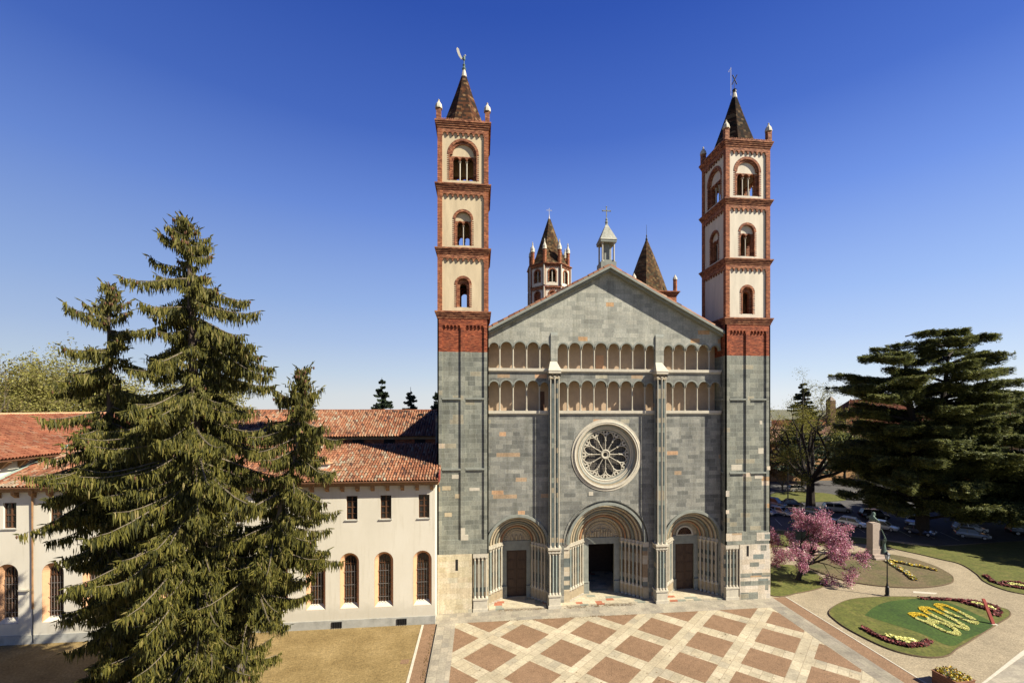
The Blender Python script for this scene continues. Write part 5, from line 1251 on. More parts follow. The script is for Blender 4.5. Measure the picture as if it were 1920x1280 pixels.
bed('lawn_bed', [(17.6, .9), (21.2, .9), (25.6, 2.4), (27.0, 4.8), (27.0, 8.3), (22.4, 9.5), (17.6, 9.2)], 'lawn', .06)
bed('park_lawn', [(46.5, 3.8), (44.7, 1.5), (44.2, -.6), (45.1, -2.1), (49, -5.5), (60, -12), (95, -14), (100, 10), (72, 14.3), (52.5, 13.6), (46.5, 17.4), (36, 23.5), (24, 22), (22, 16.5), (32, 15.5), (43, 15.8), (46, 12), (47.4, 8.8), (48.1, 6.8)], 'lawn', .08)
sheet('car_park', [(20, 24), (36, 24.4), (47.2, 18.2), (53, 14.0), (72, 15.0), (100, 10.5), (170, 10), (170, 68.5), (20, 68.5)], .0, 'asphalt')
def grasspatch(pts, z=.12): bed('verge_lawn', pts, 'lawn', z, False)
grasspatch([(50.5, 44.6), (58.6, 43.2), (67, 45), (67, 52), (56, 53.3)]); grasspatch([(91.5, 37.6), (83.5, 26.2), (96, 27), (110, 34), (112, 43)]); grasspatch([(72, 44), (86, 40), (92, 46), (80, 52)])
mb = MB()
for i in range(9): mb.box(-.05, .05, 0, 0, 0, 0) if False else mb.poly([(38 + i * 2.6, 26.5 - i * 1.35, .008), (38.1 + i * 2.6, 26.5 - i * 1.35, .008), (40.1 + i * 2.6, 31.0 - i * 1.35, .008), (40.0 + i * 2.6, 31.0 - i * 1.35, .008)])
mb.build('parking_lines', 'light_stone', kind='structure')
sheet('stone_path', [(23.1, -14.9), (30.9, -12.0), (60, -1), (90, -40), (30, -60)], .004, 'grey_paving')
mb = MB(); mb.add([(22.75, -15.1, .03), (23.1, -15.1, .03), (31.2, -11.9, .03), (45, -6.8, .03), (44.8, -6.5, .03), (30.9, -11.7, .03)], [(0, 1, 2, 5), (5, 2, 3, 4)]); mb.build('kerb', 'light_stone', kind='structure')
sheet('utility_cover', rect(-19.4, -18.75, -8.1, -7.5), .012, 'asphalt_red')
sheet('stone_slab', [(33.6, -.35), (35.6, -.9), (36.2, -.6), (34.0, .1)], .003, 'light_stone')

# flowers -----------------------------------------------------------
def flowers(name, pts, mat, label, n, h=.16, z=.10, size=(.05, .10), group=None):
    rg = np.random.default_rng(len(pts) * 7 + n); P = np.array(pts, float); P = P[rg.integers(0, len(P), n)] + rg.normal(0, .012, (n, 2))
    C = np.concatenate([P, z + rg.uniform(.02, h, n)[:, None]], 1)
    nrm = np.stack([rg.normal(0, .45, n), rg.normal(0, .45, n), np.ones(n)], 1); nrm /= np.linalg.norm(nrm, axis=1)[:, None]
    a = np.cross(nrm, runit(rg, n)); a /= np.linalg.norm(a, axis=1)[:, None]; b = np.cross(nrm, a); sz = rg.uniform(*size, n)[:, None]
    V, F = quads_from(C, a * sz, b * sz); return arr_mesh(name, V, F, mat, None, rnd=np.repeat(rg.random(n), 4), label=label, cat='flowers', kind='stuff', group=group)
def stroke(path, hw, n, seed=0):
    rg = np.random.default_rng(seed); path = np.array(path, float); seg = np.linalg.norm(np.diff(path, axis=0), axis=1); cum = np.concatenate([[0], np.cumsum(seg)]); t = rg.uniform(0, cum[-1], n)
    i = np.clip(np.searchsorted(cum, t) - 1, 0, len(seg) - 1); f = (t - cum[i]) / seg[i]; p = path[i] + (path[i + 1] - path[i]) * f[:, None]
    ang = rg.uniform(0, 2 * pi, n); r = hw * np.sqrt(rg.random(n)); return p + np.stack([r * np.cos(ang), r * np.sin(ang)], 1)
def ell(cx, cy, rx, ry, a0=0, a1=2 * pi, n=40): return [(cx + rx * cos(a0 + (a1 - a0) * i / n), cy + ry * sin(a0 + (a1 - a0) * i / n)) for i in range(n + 1)]
def inpoly(Q, pts):
    ins = np.zeros(len(Q), bool); N = len(pts)
    for i in range(N):
        (xa, ya), (xb, yb) = pts[i], pts[(i + 1) % N]; ins ^= ((ya > Q[:, 1]) != (yb > Q[:, 1])) & (Q[:, 0] < (xb - xa) * (Q[:, 1] - ya) / (yb - ya + 1e-12) + xa)
    return ins
def glyph(outer, holes, n, seed):
    rg = np.random.default_rng(seed); o = np.array(outer); Q = rg.uniform(o.min(0), o.max(0), (n, 2)); k = inpoly(Q, smooth(outer, 4))
    for h in holes: k &= ~inpoly(Q, smooth(h, 4))
    Q = Q[k]; c = Q[:, 0].mean(); Q[:, 0] = c + (Q[:, 0] - c) * .91; return Q
d8 = glyph([(28.02, -4.95), (28.7, -4.72), (29.42, -5.0), (29.35, -5.6), (29.15, -6.1), (29.65, -6.7), (29.75, -7.65), (29.1, -8.7), (28.35, -8.98), (27.9, -8.5), (27.85, -7.55), (27.85, -6.75), (27.72, -5.97)],
    [[(28.25, -5.40), (28.95, -5.35), (29.02, -5.95), (28.45, -6.32), (28.02, -6.05)], [(28.45, -6.95), (29.25, -7.0), (29.30, -7.75), (28.85, -8.40), (28.25, -8.25), (28.2, -7.5)]], 15000, 1)
d0 = glyph([(30.3, -3.9), (31.15, -3.72), (31.62, -4.1), (31.62, -5.1), (31.3, -6.9), (30.9, -7.9), (30.35, -8.22), (29.92, -8.05), (29.78, -7.0), (29.72, -5.8), (29.85, -4.7)],
    [[(30.62, -4.30), (31.18, -4.45), (31.15, -5.5), (30.85, -7.0), (30.42, -7.65), (30.2, -6.8), (30.25, -5.3)]], 15000, 3)
d9 = glyph([(32.5, -3.45), (33.3, -3.25), (33.8, -3.65), (33.75, -4.6), (33.45, -6.2), (33.0, -7.0), (32.4, -7.35), (31.98, -7.15), (31.88, -6.1), (32.02, -4.6)],
    [[(32.82, -3.85), (33.38, -3.95), (33.28, -5.0), (32.95, -6.3), (32.5, -6.85), (32.3, -6.1), (32.4, -4.8)]], 15000, 4)
for nm, d, yt, lab in (('eight', d8, -5.75, 'numeral 8 planted in yellow and pale flowers, left of two zeros'), ('zero', d0, -5.3, 'middle zero of the flower number, yellow top and pale lower loop'), ('zero', d9, -4.9, 'right zero of the flower number, nearest the red stele')):
    a = d[d[:, 1] + .15 * (d[:, 0] - d[:, 0].mean()) > yt]; b = d[d[:, 1] + .15 * (d[:, 0] - d[:, 0].mean()) <= yt]
    rt0 = thing('floral_' + nm, lab, 'flower number', (float(d[:, 0].mean()), float(d[:, 1].mean()), .1), 0, 'flower number 800 in the lawn bed')
    for dd, mt, pn in ((a, 'yellow_flowers', 'yellow_pansies'), (b, 'pale_flowers', 'pale_pansies')):
        o = flowers(pn, dd, mt, None, len(dd) * 3, .05, .108, (.036, .06)); del o['category']; M = Matrix.Translation(-Vector(rt0.location)); o.data.transform(M); o.parent = rt0
flowers('red_bedding', stroke([(21.3, -7.0), (21.25, -8.2), (21.6, -9.4), (22.4, -10.1), (23.9, -10.1), (25.0, -9.6)], .22, 900, 5), 'red_flowers', 'dark red bedding plants curving round the near lawn corner', 1500, .20, .1, (.05, .10))
flowers('pale_bedding', stroke([(22.2, -8.6), (22.9, -9.3), (23.6, -9.5)], .33, 500, 6), 'pale_flowers', 'patch of pale flowers inside the near curve of red plants', 800, .2, .1)
flowers('red_bedding', np.concatenate([stroke([(32.6, -2.0), (35.0, -2.5), (36.3, -2.9), (37.4, -3.2), (38.2, -4.4), (37.2, -5.6)], .22, 900, 7), stroke([(36.0, -3.0), (36.6, -4.4), (37.0, -5.6), (36.0, -6.2)], .3, 400, 8)]), 'red_flowers', 'dark red bedding plants at the far corner behind the stele', 1700, .20, .1, (.05, .10))
flowers('pale_bedding', stroke([(36.9, -3.6), (37.4, -4.6), (37.3, -5.0)], .32, 500, 9), 'pale_flowers', 'patch of pale flowers behind the red stele', 800, .2, .1)
flowers('mixed_pansies', np.concatenate([stroke([(39.6, 8.6), (38.6, 6.0), (37.9, 4.2), (36.9, 2.6)], .30, 900, 10), stroke([(40.0, 8.6), (41.2, 6.8), (42.3, 5.4), (42.4, 4.9)], .24, 700, 11)]), 'mixed_flowers', 'yellow and white pansies in two diverging rows by the monument', 3200, .2, .1, (.06, .12))
flowers('red_bedding', stroke([(46.6, 2.9), (45.4, 1.2), (45.4, .2), (46.6, -1.0), (48, -1.2), (48, .6), (46.3, .9)], .24, 900, 12), 'red_flowers', 'dark red plants in the lawn at the right edge of the photo', 1500, .2, .08, (.05, .10))
flowers('pale_bedding', stroke([(46.4, .3), (47.2, -.3), (48.4, -.8)], .3, 400, 13), 'pale_flowers', 'pale flowers in the lawn at the right edge of the photo', 700, .2, .08)
def tufts(pts, n, mat, seed, lab, z=.1, h=.07):
    rg = np.random.default_rng(seed); xs = [p[0] for p in pts]; ys = [p[1] for p in pts]; Q = np.stack([rg.uniform(min(xs), max(xs), n), rg.uniform(min(ys), max(ys), n)], 1)
    inside = np.zeros(n, bool); N = len(pts)
    for i in range(N):
        (xa, ya), (xb, yb) = pts[i], pts[(i + 1) % N]; c = ((ya > Q[:, 1]) != (yb > Q[:, 1])) & (Q[:, 0] < (xb - xa) * (Q[:, 1] - ya) / (yb - ya + 1e-12) + xa); inside ^= c
    Q = Q[inside]; n = len(Q); ya = rg.uniform(0, pi, n); hh = rg.uniform(.4, 1, n)[:, None] * h; a = np.stack([np.cos(ya), np.sin(ya), np.zeros(n)], 1) * rg.uniform(.03, .07, n)[:, None]
    C = np.concatenate([Q, np.full((n, 1), z)], 1) + np.array([[0, 0, 1]]) * hh * .5; b = np.stack([rg.normal(0, .3, n), rg.normal(0, .3, n), np.ones(n)], 1) * hh * .5
    V, F = quads_from(C, a, b); arr_mesh('grass', V, F, mat, None, rnd=np.repeat(rg.random(n), 4), label=lab, cat='grass', kind='stuff')

# lamp post ----------------------------------------------------------
lp = thing('street_lamp', 'dark iron lantern post between the two flower lawns', 'street lamp', (29.95, -.85, 0))
x, y = 29.95, -.85
m = MB(); m.lathe([(.24, 0), (.24, .12), (.17, .16), (.19, .5), (.16, .95), (.19, 1.02), (.11, 1.12), (.085, 1.3), (.06, 1.5), (.05, 3.7), (.08, 3.75), (.05, 3.85), (.10, 3.95)], x, y, 10); m.build('post', 'copper_green' if False else 'iron', lp)
m = MB(); m.lathe([(.14, 3.95), (.25, 4.45)], x, y, 6, 0); m.build('lantern_glass', 'lamp_lens', lp)
m = MB(); m.lathe([(.30, 4.45), (.28, 4.5), (.12, 4.68), (.05, 4.72), (.06, 4.8), (.01, 4.85)], x, y, 6)
for k in range(6): a = k * pi / 3; m.tube([(x + .14 * cos(a), y + .14 * sin(a), 3.95), (x + .255 * cos(a), y + .255 * sin(a), 4.46)], .014, 4)
m.build('lantern_cap', 'iron', lp)
# red stele
m = MB(); sx, sy = 34.0, -7.5
m.add([(sx - .16, sy - .05, 0), (sx + .16, sy - .05, 0), (sx + .16, sy + .09, 0), (sx - .16, sy + .09, 0), (sx - .60, sy + .45, 2.25), (sx - .32, sy + .45, 2.25), (sx - .32, sy + .55, 2.25), (sx - .60, sy + .55, 2.25)], [(0, 3, 2, 1), (4, 5, 6, 7), (0, 1, 5, 4), (1, 2, 6, 5), (2, 3, 7, 6), (3, 0, 4, 7)])
m.box(sx - .25, sx + .25, sy - .15, sy + .18, -.02, .12, 1); o = m.build('stele', ['corten', 'light_stone'], label='leaning red metal stele at the corner of the flower lawn', cat='stele')
# planter
pn = thing('planter', 'square rust-coloured planter of yellow flowers at the bottom edge', 'planter', (20.5, -15.2, 0), .12)
m = MB(); px, py = 20.5, -15.2
def rot(p, c=(px, py), a=.12): dx, dy = p[0] - c[0], p[1] - c[1]; return (c[0] + dx * cos(a) - dy * sin(a), c[1] + dx * sin(a) + dy * cos(a), p[2])
for k in range(4):
    b = MB(); b.box(px - .80, px + .80, py - .80, py - .72, .05 + k * .21, .24 + k * .21); b.box(px - .80, px + .80, py + .72, py + .80, .05 + k * .21, .24 + k * .21); b.box(px - .80, px - .72, py - .72, py + .72, .05 + k * .21, .24 + k * .21); b.box(px + .72, px + .80, py - .72, py + .72, .05 + k * .21, .24 + k * .21)
    m.add([rot(v) for v in b.v], b.f)
b = MB(); b.box(px - .84, px + .84, py - .84, py - .70, .90, .95); b.box(px - .84, px + .84, py + .70, py + .84, .90, .95); b.box(px - .84, px - .70, py - .7, py + .7, .90, .95); b.box(px + .70, px + .84, py - .7, py + .7, .90, .95); m.add([rot(v) for v in b.v], b.f)
m.build('box', 'planter_wood', pn)
b = MB(); b.box(px - .71, px + .71, py - .71, py + .71, .3, .84); c = MB(); c.add([rot(v) for v in b.v], b.f); c.build('soil', 'soil', pn)
rgp = np.random.default_rng(4); n = 900; C = np.stack([px + rgp.uniform(-.72, .72, n), py + rgp.uniform(-.72, .72, n), .86 + rgp.random(n) * .28], 1); a = runit(rgp, n); b_ = np.cross(a, runit(rgp, n)); V, F = quads_from(C, a * .055, b_ * .045)
arr_mesh('flowers', V, F, 'mixed_flowers', pn, rnd=np.repeat(rgp.random(n), 4), kind='stuff')

# monument ------------------------------------------------------------
mn = thing('monument_pedestal', 'pinkish stone block pedestal on stepped base in the park', 'pedestal', (39.2, 10.2, 0), .0)
mx_, my = 39.2, 10.2
m = MB(); m.box(mx_ - .75, mx_ + 1.35, my - 1.15, my + .95, 0, .34); m.box(mx_ - .68, mx_ + 1.05, my - .85, my + .8, .34, .66); m.build('steps', 'pedestal_stone', mn)
m = MB(); m.box(mx_ - .64, mx_ + .60, my - .55, my + .55, .66, 1.35); m.build('plinth', 'pedestal_stone', mn)
m = MB(); m.add([(mx_ - .55, my - .47, 1.35), (mx_ + .48, my - .47, 1.35), (mx_ + .48, my + .47, 1.35), (mx_ - .55, my + .47, 1.35), (mx_ - .55, my - .47, 4.7), (mx_ + .55, my - .47, 4.7), (mx_ + .55, my + .47, 4.7), (mx_ - .55, my + .47, 4.7)], [(0, 3, 2, 1), (4, 5, 6, 7), (0, 1, 5, 4), (1, 2, 6, 5), (2, 3, 7, 6), (3, 0, 4, 7)])
m.build('block', 'pedestal_stone', mn)
def skinned(name, joints, edges, radii, mat, parent, root=0, sub=2):
    me = bpy.data.meshes.new(name); M = wmat(parent).inverted() if parent else Matrix()
    me.from_pydata([tuple(M @ Vector(j)) for j in joints], edges, []); o = bpy.data.objects.new(name, me); COL.objects.link(o)
    if parent: o.parent = parent
    me.materials.append(MAT[mat]); sk = o.modifiers.new('skin', 'SKIN'); su = o.modifiers.new('sub', 'SUBSURF'); su.levels = sub; su.render_levels = sub
    for i, r in enumerate(radii): v = me.skin_vertices[0].data[i]; v.radius = (r, r) if isinstance(r, (int, float)) else r; v.use_root = (i == root)
    return o
# bust: bearded head, draped shoulders, arm reaching down to the right
bx, by = mx_ - .12, my
st = thing('bronze_bust', 'greenish bronze bearded bust leaning from the top of the pedestal', 'statue', (bx, by, 4.71))
o = skinned('figure', [(bx - .12, by, 4.95), (bx - .06, by, 5.35), (bx + .02, by, 5.65), (bx + .12, by, 5.88), (bx + .20, by, 6.15), (bx - .08, by - .34, 5.42), (bx + .30, by - .40, 5.12), (bx + .68, by - .30, 4.85), (bx - .08, by + .34, 5.42), (bx + .15, by + .42, 5.1)],
    [(0, 1), (1, 2), (2, 3), (3, 4), (1, 5), (5, 6), (6, 7), (1, 8), (8, 9)], [(.42, .36), (.36, .38), .17, .22, .20, .17, .12, .07, .17, .14], 'bronze', st)
m = MB(); m.lathe([(.04, 5.62), (.12, 5.72), (.10, 5.88)], bx + .30, by, 7); m.lathe([(.015, 5.92), (.04, 5.97), (.015, 6.04)], bx + .40, by, 5); m.build('beard', 'bronze', st)
fx, fy = mx_ + .98, my - .55
st = thing('bronze_figure', 'dark bronze draped figure standing at the foot of the pedestal reaching upward', 'statue', (fx, fy, .34))
o = skinned('figure', [(fx, fy, 1.42), (fx + .02, fy, 1.95), (fx + .06, fy, 2.35), (fx + .08, fy, 2.58), (fx + .12, fy, 2.80), (fx + .02, fy - .20, 2.3), (fx + .02, fy - .24, 2.75), (fx - .12, fy - .12, 3.25), (fx - .38, fy, 4.0), (fx + .08, fy + .22, 2.25), (fx + .16, fy + .24, 1.8), (fx, fy - .12, .95), (fx + .05, fy - .13, .45), (fx - .06, fy + .12, .95), (fx - .1, fy + .13, .45)],
    [(0, 1), (1, 2), (2, 3), (3, 4), (2, 5), (5, 6), (6, 7), (7, 8), (2, 9), (9, 10), (0, 11), (11, 12), (0, 13), (13, 14)], [(.20, .20), .16, .17, .08, .13, .08, .075, .06, .05, .08, .06, .16, .15, .16, .15], 'bronze', st)
m = MB(); m.lathe([(.34, .35), (.30, .85), (.24, 1.4), (.16, 1.95)], fx, fy, 9); m.build('drapery', 'bronze', st)

# ------------------------------------------------ cars
def car(label, paintm, x, y, rz, L=4.1, Wd=1.74, H=1.47, kind='hatch', group='cars parked beyond the lawns'):
    r = thing('parked_car', label, 'car', (x, y, 0), rz, group)
    M = Matrix.Translation((x, y, 0)) @ Matrix.Rotation(rz, 4, 'Z')
    hw = Wd / 2; h2 = L / 2; zb = .20
    belt = .88 if kind != 'suv' else 1.02
    if kind == 'suv': H = max(H, 1.68)
    # stations: x, half width, z sill, z belt(hood) ; front is +x
    st_ = [(-h2, hw * .82, .42, .72), (-h2 + .06, hw * .92, .28, belt * .97), (-h2 + .7, hw, zb, belt + .02), (-.3, hw, zb, belt), (h2 - 1.25, hw, zb, belt - .04), (h2 - .55, hw * .97, zb, belt - .16), (h2 - .12, hw * .88, .26, belt - .28), (h2, hw * .76, .36, .52)]
    b = MB(); vs = []
    for (sx_, w, z0, z1) in st_:
        vs += [(sx_, -w * .9, z0), (sx_, -w, z0 + .16), (sx_, -w * .99, (z0 + z1) / 2 + .05), (sx_, -w * .90, z1), (sx_, 0, z1 + .04), (sx_, w * .90, z1), (sx_, w * .99, (z0 + z1) / 2 + .05), (sx_, w, z0 + .16), (sx_, w * .9, z0)]
    n = len(st_); f = [(9 * i + k, 9 * i + (k + 1) % 9, 9 * i + 9 + (k + 1) % 9, 9 * i + 9 + k) for i in range(n - 1) for k in range(9)]
    f += [tuple(range(9))[::-1], tuple(9 * (n - 1) + k for k in range(9))]
    b.add([tuple(M @ Vector(v)) for v in vs], f)
    rear0, rear1 = {'hatch': (-h2 + .12, -h2 + .55), 'estate': (-h2 + .10, -h2 + .35), 'suv': (-h2 + .10, -h2 + .40), 'sedan': (-h2 + .75, -h2 + 1.35)}[kind]
    fr0, fr1 = h2 - 1.05, h2 - 1.75; wr = hw * .74; zt = H
    roof = [(rear1, -wr, zt - .04), (fr1, -wr, zt - .03), (fr1, wr, zt - .03), (rear1, wr, zt - .04), ((rear1 + fr1) / 2, 0, zt + .02)]
    # roof panel
    R8 = [(rear1 - .05, -wr, zt - .09), (fr1 + .06, -wr, zt - .09), (fr1 + .06, wr, zt - .09), (rear1 - .05, wr, zt - .09), (rear1 + .02, -wr * .9, zt), (fr1 - .02, -wr * .9, zt), (fr1 - .02, wr * .9, zt), (rear1 + .02, wr * .9, zt)]
    b.add([tuple(M @ Vector(v)) for v in R8], [(0, 3, 2, 1), (4, 5, 6, 7), (0, 1, 5, 4), (1, 2, 6, 5), (2, 3, 7, 6), (3, 0, 4, 7)])
    for sg in (-1, 1): # pillars
        for (xa, xb) in ((rear0, rear1), ((rear1 + fr1) / 2 - .05, (rear1 + fr1) / 2 - .1), (fr0, fr1)):
            b.tube([tuple(M @ Vector((xa, sg * hw * .88, belt - .02))), tuple(M @ Vector((xb, sg * wr, zt - .07)))], .05, 4)
    b.build('body', paintm, r, smooth=False)
    g = MB(); G = [(rear0 + .02, -hw * .86, belt - .02), (fr0 - .02, -hw * .86, belt - .04), (fr0 - .02, hw * .86, belt - .04), (rear0 + .02, hw * .86, belt - .02), (rear1, -wr * .98, zt - .085), (fr1 + .02, -wr * .98, zt - .085), (fr1 + .02, wr * .98, zt - .085), (rear1, wr * .98, zt - .085)]
    g.add([tuple(M @ Vector(v)) for v in G], [(0, 3, 2, 1), (4, 5, 6, 7), (0, 1, 5, 4), (1, 2, 6, 5), (2, 3, 7, 6), (3, 0, 4, 7)]); g.build('windows', 'car_glass', r)
    for xa in (-h2 + .78, h2 - .82):
        for sg in (-1, 1):
            w = MB(); rr_ = .31 if kind != 'suv' else .36; vv = []
            for (q, ra) in ((.0, rr_ * .9), (.03, rr_), (.17, rr_), (.20, rr_ * .9)):
                for k in range(14): a = 2 * pi * k / 14; vv.append(tuple(M @ Vector((xa + ra * cos(a), sg * (hw - .18 + q), rr_ + ra * sin(a)))))
            w.add(vv, [(14 * j + k, 14 * j + (k + 1) % 14, 14 * j + 14 + (k + 1) % 14, 14 * j + 14 + k) for j in range(3) for k in range(14)] + [tuple(range(14)), tuple(42 + k for k in range(14))]); wo_ = w.build('wheel', 'tyre', r)
            w = MB(); vv = [tuple(M @ Vector((xa + rr_ * .6 * cos(2 * pi * k / 10), sg * (hw + .025), rr_ + rr_ * .6 * sin(2 * pi * k / 10)))) for k in range(10)]; w.add(vv, [tuple(range(10))]); w.build('rim', 'silver', wo_)
    for sg in (-1, 1):
        w = MB(); q = [(h2 - .20, sg * hw * .62, .56), (h2 - .03, sg * hw * .60, .56), (h2 - .16, sg * hw * .86, .60), (h2 - .34, sg * hw * .90, .60)]
        w.add([tuple(M @ Vector(v)) for v in [(a, c, d) for a, c, d in q] + [(a + .01, c, d + .14) for a, c, d in q]], [(0, 1, 2, 3), (4, 5, 6, 7), (0, 1, 5, 4), (1, 2, 6, 5), (2, 3, 7, 6), (3, 0, 4, 7)]); w.build('headlight', 'lamp_lens', r)
        w = MB(); x0, x1 = -h2 + .0, -h2 + .10; y0, y1 = sorted((sg * hw * .62, sg * hw * .88)); bb = MB(); bb.box(x0 - .01, x1, y0, y1, .62, .80); w.add([tuple(M @ Vector(v)) for v in bb.v], bb.f); w.build('tail_light', 'red_lamp', r)
    w = MB(); bb = MB(); bb.box(h2 - .10, h2 + .012, -hw * .5, hw * .5, .36, .46); w.add([tuple(M @ Vector(v)) for v in bb.v], bb.f); w.build('grille', 'iron', r)
    for sg in (-1, 1):
        w = MB(); y0, y1 = sorted((sg * (hw + .0), sg * (hw + .17))); bb = MB(); bb.box(fr0 - .32, fr0 - .18, y0, y1, belt - .02, belt + .12); w.add([tuple(M @ Vector(v)) for v in bb.v], bb.f); w.build('wing_mirror', paintm, r)
    return r
D = radians
car('silver hatchback facing out beside the monument, its windscreen in sunlight', 'silver', 53.1, 22.6, D(-58))
car('white car mostly hidden behind the monument pedestal', 'white_paint', 49.9, 25.0, D(-58), kind='hatch')
car('dark saloon two bays left of the monument', 'black_paint', 47.3, 28.4, D(-50), 4.4, kind='sedan')
car('small navy blue car in the shade right of the silver hatchback', 'navy', 56.4, 19.4, D(-60), 3.8)
car('white compact car side-on just left of the main cedar trunk', 'white_paint', 61.6, 25.0, D(200), 3.6, H=1.52)
car('silver grey car behind the low cedar twigs, right of the trunk', 'silver', 65.8, 19.8, D(-15), 4.3, kind='estate')
car('black estate showing a red tail light at the right edge', 'black_paint', 72.6, 17.2, D(-28), 4.5, kind='suv')
car('grey car in deep shade under the cedar twigs', 'grey_paint', 62.5, 16.9, D(-40), 4.0)
car('pale blue van-like car cut by the tower edge, upper of two', 'bluegrey', 46.6, 40.3, D(-62), 4.4, H=1.8, kind='suv')
car('silver car cut by the tower edge, lower of two', 'silver', 40.6, 34.6, D(-70), 4.2)
car('silver car facing the magnolia, right of the tower', 'silver', 43.2, 33.8, D(-68), 4.1)
car('beige estate standing on the far street by the green post', 'beige', 62.8, 54.5, D(-8), 4.6, kind='suv')
car('dark red-lit car in shade behind the magnolia top', 'black_paint', 50.3, 40.2, D(-30), 4.4, kind='sedan')
car('long light off-roader side-on behind the dark tree trunk', 'silver', 55.6, 34.8, D(-24), 4.7, 1.85, kind='suv')
car('blue-grey hatchback in the shade below the light off-roader', 'bluegrey', 49.5, 32.6, D(-52), 4.0)
car('black car in shade behind the white car and bust', 'black_paint', 58.2, 29.4, D(-20), 4.5, kind='suv')
car('silver off-roader on the far street right of the tree trunk', 'silver', 69.5, 44.2, D(-12), 4.6, kind='suv')
car('grey car in the far street shade left of the cedar', 'grey_paint', 77.5, 42.5, D(-12), 4.3, kind='estate')
car('blue-white car far right beyond the low cedar', 'bluegrey', 82.5, 27.2, D(-50), 4.3, kind='hatch')
m = MB(); m.lathe([(.10, 0), (.10, 2.6), (.02, 2.65)], 60.4, 48.6, 8); m.build('green_post', 'copper_green', label='short pale green post on the verge by the beige car', cat='post')
m = MB(); m.lathe([(.13, 0), (.09, 5.5), (.07, 9.0)], 51.9, 43.4, 8); m.tube([(51.9, 43.4, 9), (52.5, 43.2, 9.4), (53.4, 43.0, 9.4)], .06, 5); m.build('street_pole', 'iron', label='thin dark pole rising from the verge near the tower edge', cat='pole')

# ------------------------------------------------ town beyond the park
def house(name, label, x0, x1, y0, y1, ze, zr, wallm, roofm, hip=3, wins=None, seed=1, over=.6, tw_=.5, tl=.8):
    r = thing(name, label, 'building', ((x0 + x1) / 2, (y0 + y1) / 2, 0)); mb = MB(); mb.box(x0, x1, y0, y1, 0, ze)
    mb.build('wall', wallm, r); ym = (y0 + y1) / 2
    mb = MB(); a, b, c, d = (x0 - over, y0 - over, ze), (x1 + over, y0 - over, ze), (x1 + over, y1 + over, ze), (x0 - over, y1 + over, ze); e, f = (x0 + hip, ym, zr), (x1 - hip, ym, zr)
    mb.add([a, b, c, d, e, f], [(0, 3, 2, 1), (0, 1, 5, 4), (1, 2, 5), (2, 3, 4, 5), (3, 0, 4)]); rf = mb.build('roof', 'timber', r)
    tile_roof('roof_tiles', a, b, e, f, roofm, rf, tw_, tl, seed, .04)
    L_, R_ = (d, a, e, e), (b, c, f, f)
    for q in (L_,): tile_roof('roof_tiles', q[0], q[1], tuple(np.array(q[2]) - np.array([0.01, .3, 0])), tuple(np.array(q[3]) + np.array([0.01, .3, 0])), roofm, rf, tw_, tl, seed + 1, .04)
    m = MB(); m.box(x0 - over, x1 + over, y0 - over - .12, y0 - over, ze - .12, ze + .02); m.build('gutter', 'iron', rf)
    if wins:
        for z, h in wins[1]:
            x = x0 + 2.0; 
            while x < x1 - 1.5:
                m = MB(); m.box(x - .95, x + .95, y0 - .06, y0 - .004, z - .15, z + h + .15); w = m.build('window', 'light_stone', r)
                m = MB(); m.box(x - .72, x + .72, y0 - .10, y0 - .062, z, z + h); m.build('pane', 'window_glass', w); m = MB(); m.box(x - .04, x + .04, y0 - .13, y0 - .102, z, z + h); m.build('glazing_bar', 'timber', w); x += wins[0]
    return r
house('ochre_building', 'long ochre building with pinkish tiled roof behind the park trees', 63, 135, 69, 82, 10.6, 14.6, 'ochre_wall', 'roof_tiles_pink', 4, (4.4, ((7.2, 2.0), (3.2, 2.2))), 21)
house('red_roofed_building', 'large building with a hipped orange-red roof seen left of the cedar top', 128, 168, 112, 128, 13.8, 23.4, 'building_white', 'roof_tiles_orange', 9, None, 22, .6, .6, 1.0)
house('town_house', 'low orange roof behind the ochre building near the tower edge', 84, 112, 96, 110, 12.6, 15.6, 'building_white', 'roof_tiles_orange', 3, None, 23, .6, .6, 1.0)
house('town_house', 'pink-roofed house glimpsed through the right cedar', 112, 150, 60, 72, 10, 15, 'ochre_wall', 'roof_tiles_pink', 4, (4.4, ((6.8, 2.0),)), 24, .6, .6, 1.0)
house('town_house', 'orange-roofed building far right behind the cedar crowns', 172, 215, 98, 114, 14, 20, 'ochre_wall', 'roof_tiles_orange', 5, None, 25, .6, .7, 1.1)
house('town_house', 'distant roof between the ochre building and the tower', 70, 86, 120, 132, 12, 15.0, 'building_white', 'roof_tiles_pink', 3, None, 26, .6, .7, 1.1)
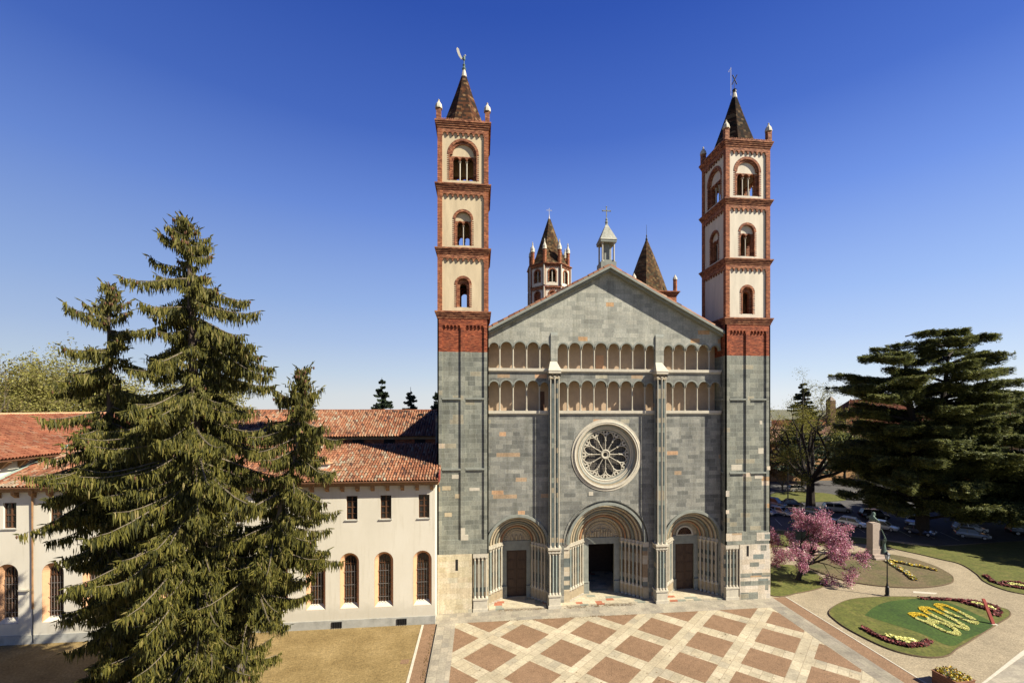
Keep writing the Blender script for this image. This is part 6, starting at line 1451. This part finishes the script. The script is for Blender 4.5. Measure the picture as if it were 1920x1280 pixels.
m = MB(); m.box(83.0, 85.4, 96, 98, 0, 15.9, 0); m.box(83.3, 85.1, 96.3, 97.7, 15.9, 16.9, 1); m.box(82.7, 85.7, 95.7, 98.3, 16.9, 17.1, 0); m.add([(82.7, 95.7, 17.1), (85.7, 95.7, 17.1), (85.7, 98.3, 17.1), (82.7, 98.3, 17.1), (84.2, 97, 17.7)], [(0, 1, 4), (1, 2, 4), (2, 3, 4), (3, 0, 4)], 2); m.build('roof_turret', ['plinth_grey', 'lead_black', 'roof_tiles_orange'], label='small grey turret with tiled cap right beside the tower edge', cat='turret')
m = MB(); m.box(106.3, 108.3, 95, 97, 0, 22.6, 0); m.add([(106.2, 94.9, 22.6), (108.4, 94.9, 22.6), (108.4, 97.1, 22.6), (106.2, 97.1, 22.6), (107.3, 96, 24.2)], [(0, 1, 4), (1, 2, 4), (2, 3, 4), (3, 0, 4)], 0); m.build('dark_tower', 'dark_timber', label='narrow dark tower top showing through the bare park tree', cat='tower')
k = 0
for x, y, H, lab in ((118, 52, 15, 'dark green tree right of the cedars in front of the pink-roofed house'), (108, 62, 11, 'tree beside the ochre building behind the main cedar'), (70, 62, 10, 'dark tree against the ochre building, left part'), (80, 60, 9, 'small dark tree before the ochre wall behind the park tree')):
    k += 1; broadleaf('park_tree', lab, x, y, [(d, LL * H / 13.0) for d, LL in limbs], 3, 'cedar_needles' if k != 3 else 'spring_leaves', 26, .9, (.15, .32), 160 + k, r0=.35, trunkh=H * .35, kids=(2, 3), shrink=.74, upb=.3)

rgp = np.random.default_rng(9); n = 900
P_ = np.concatenate([stroke([(-11.5, .1), (-9, .12), (-6.4, .05)], .22, 160, 1), stroke([(-4.6, .1), (0, .2), (2.5, .1)], .3, 260, 2), stroke([(-12, -2.0), (-8, -2.1), (2, -2.0)], .25, 120, 3), stroke([(-17.35, -3), (-17.4, -9), (-17.3, -16)], .2, 200, 4), rgp.uniform((-15, -14), (15, 0), (160, 2))]); n = len(P_)
C = np.concatenate([P_, np.full((n, 1), .03)], 1); a = runit(rgp, n); a[:, 2] *= .25; b_ = np.cross(np.array([[0, 0, 1.]]), a); V, F = quads_from(C, a * .05, b_ * .035)
arr_mesh('leaf_litter', V, F, 'brown_leaves', None, rnd=np.repeat(rgp.random(n) * .6, 4), label='scattered dry leaves on the paving before the portals', cat='leaves', kind='stuff')
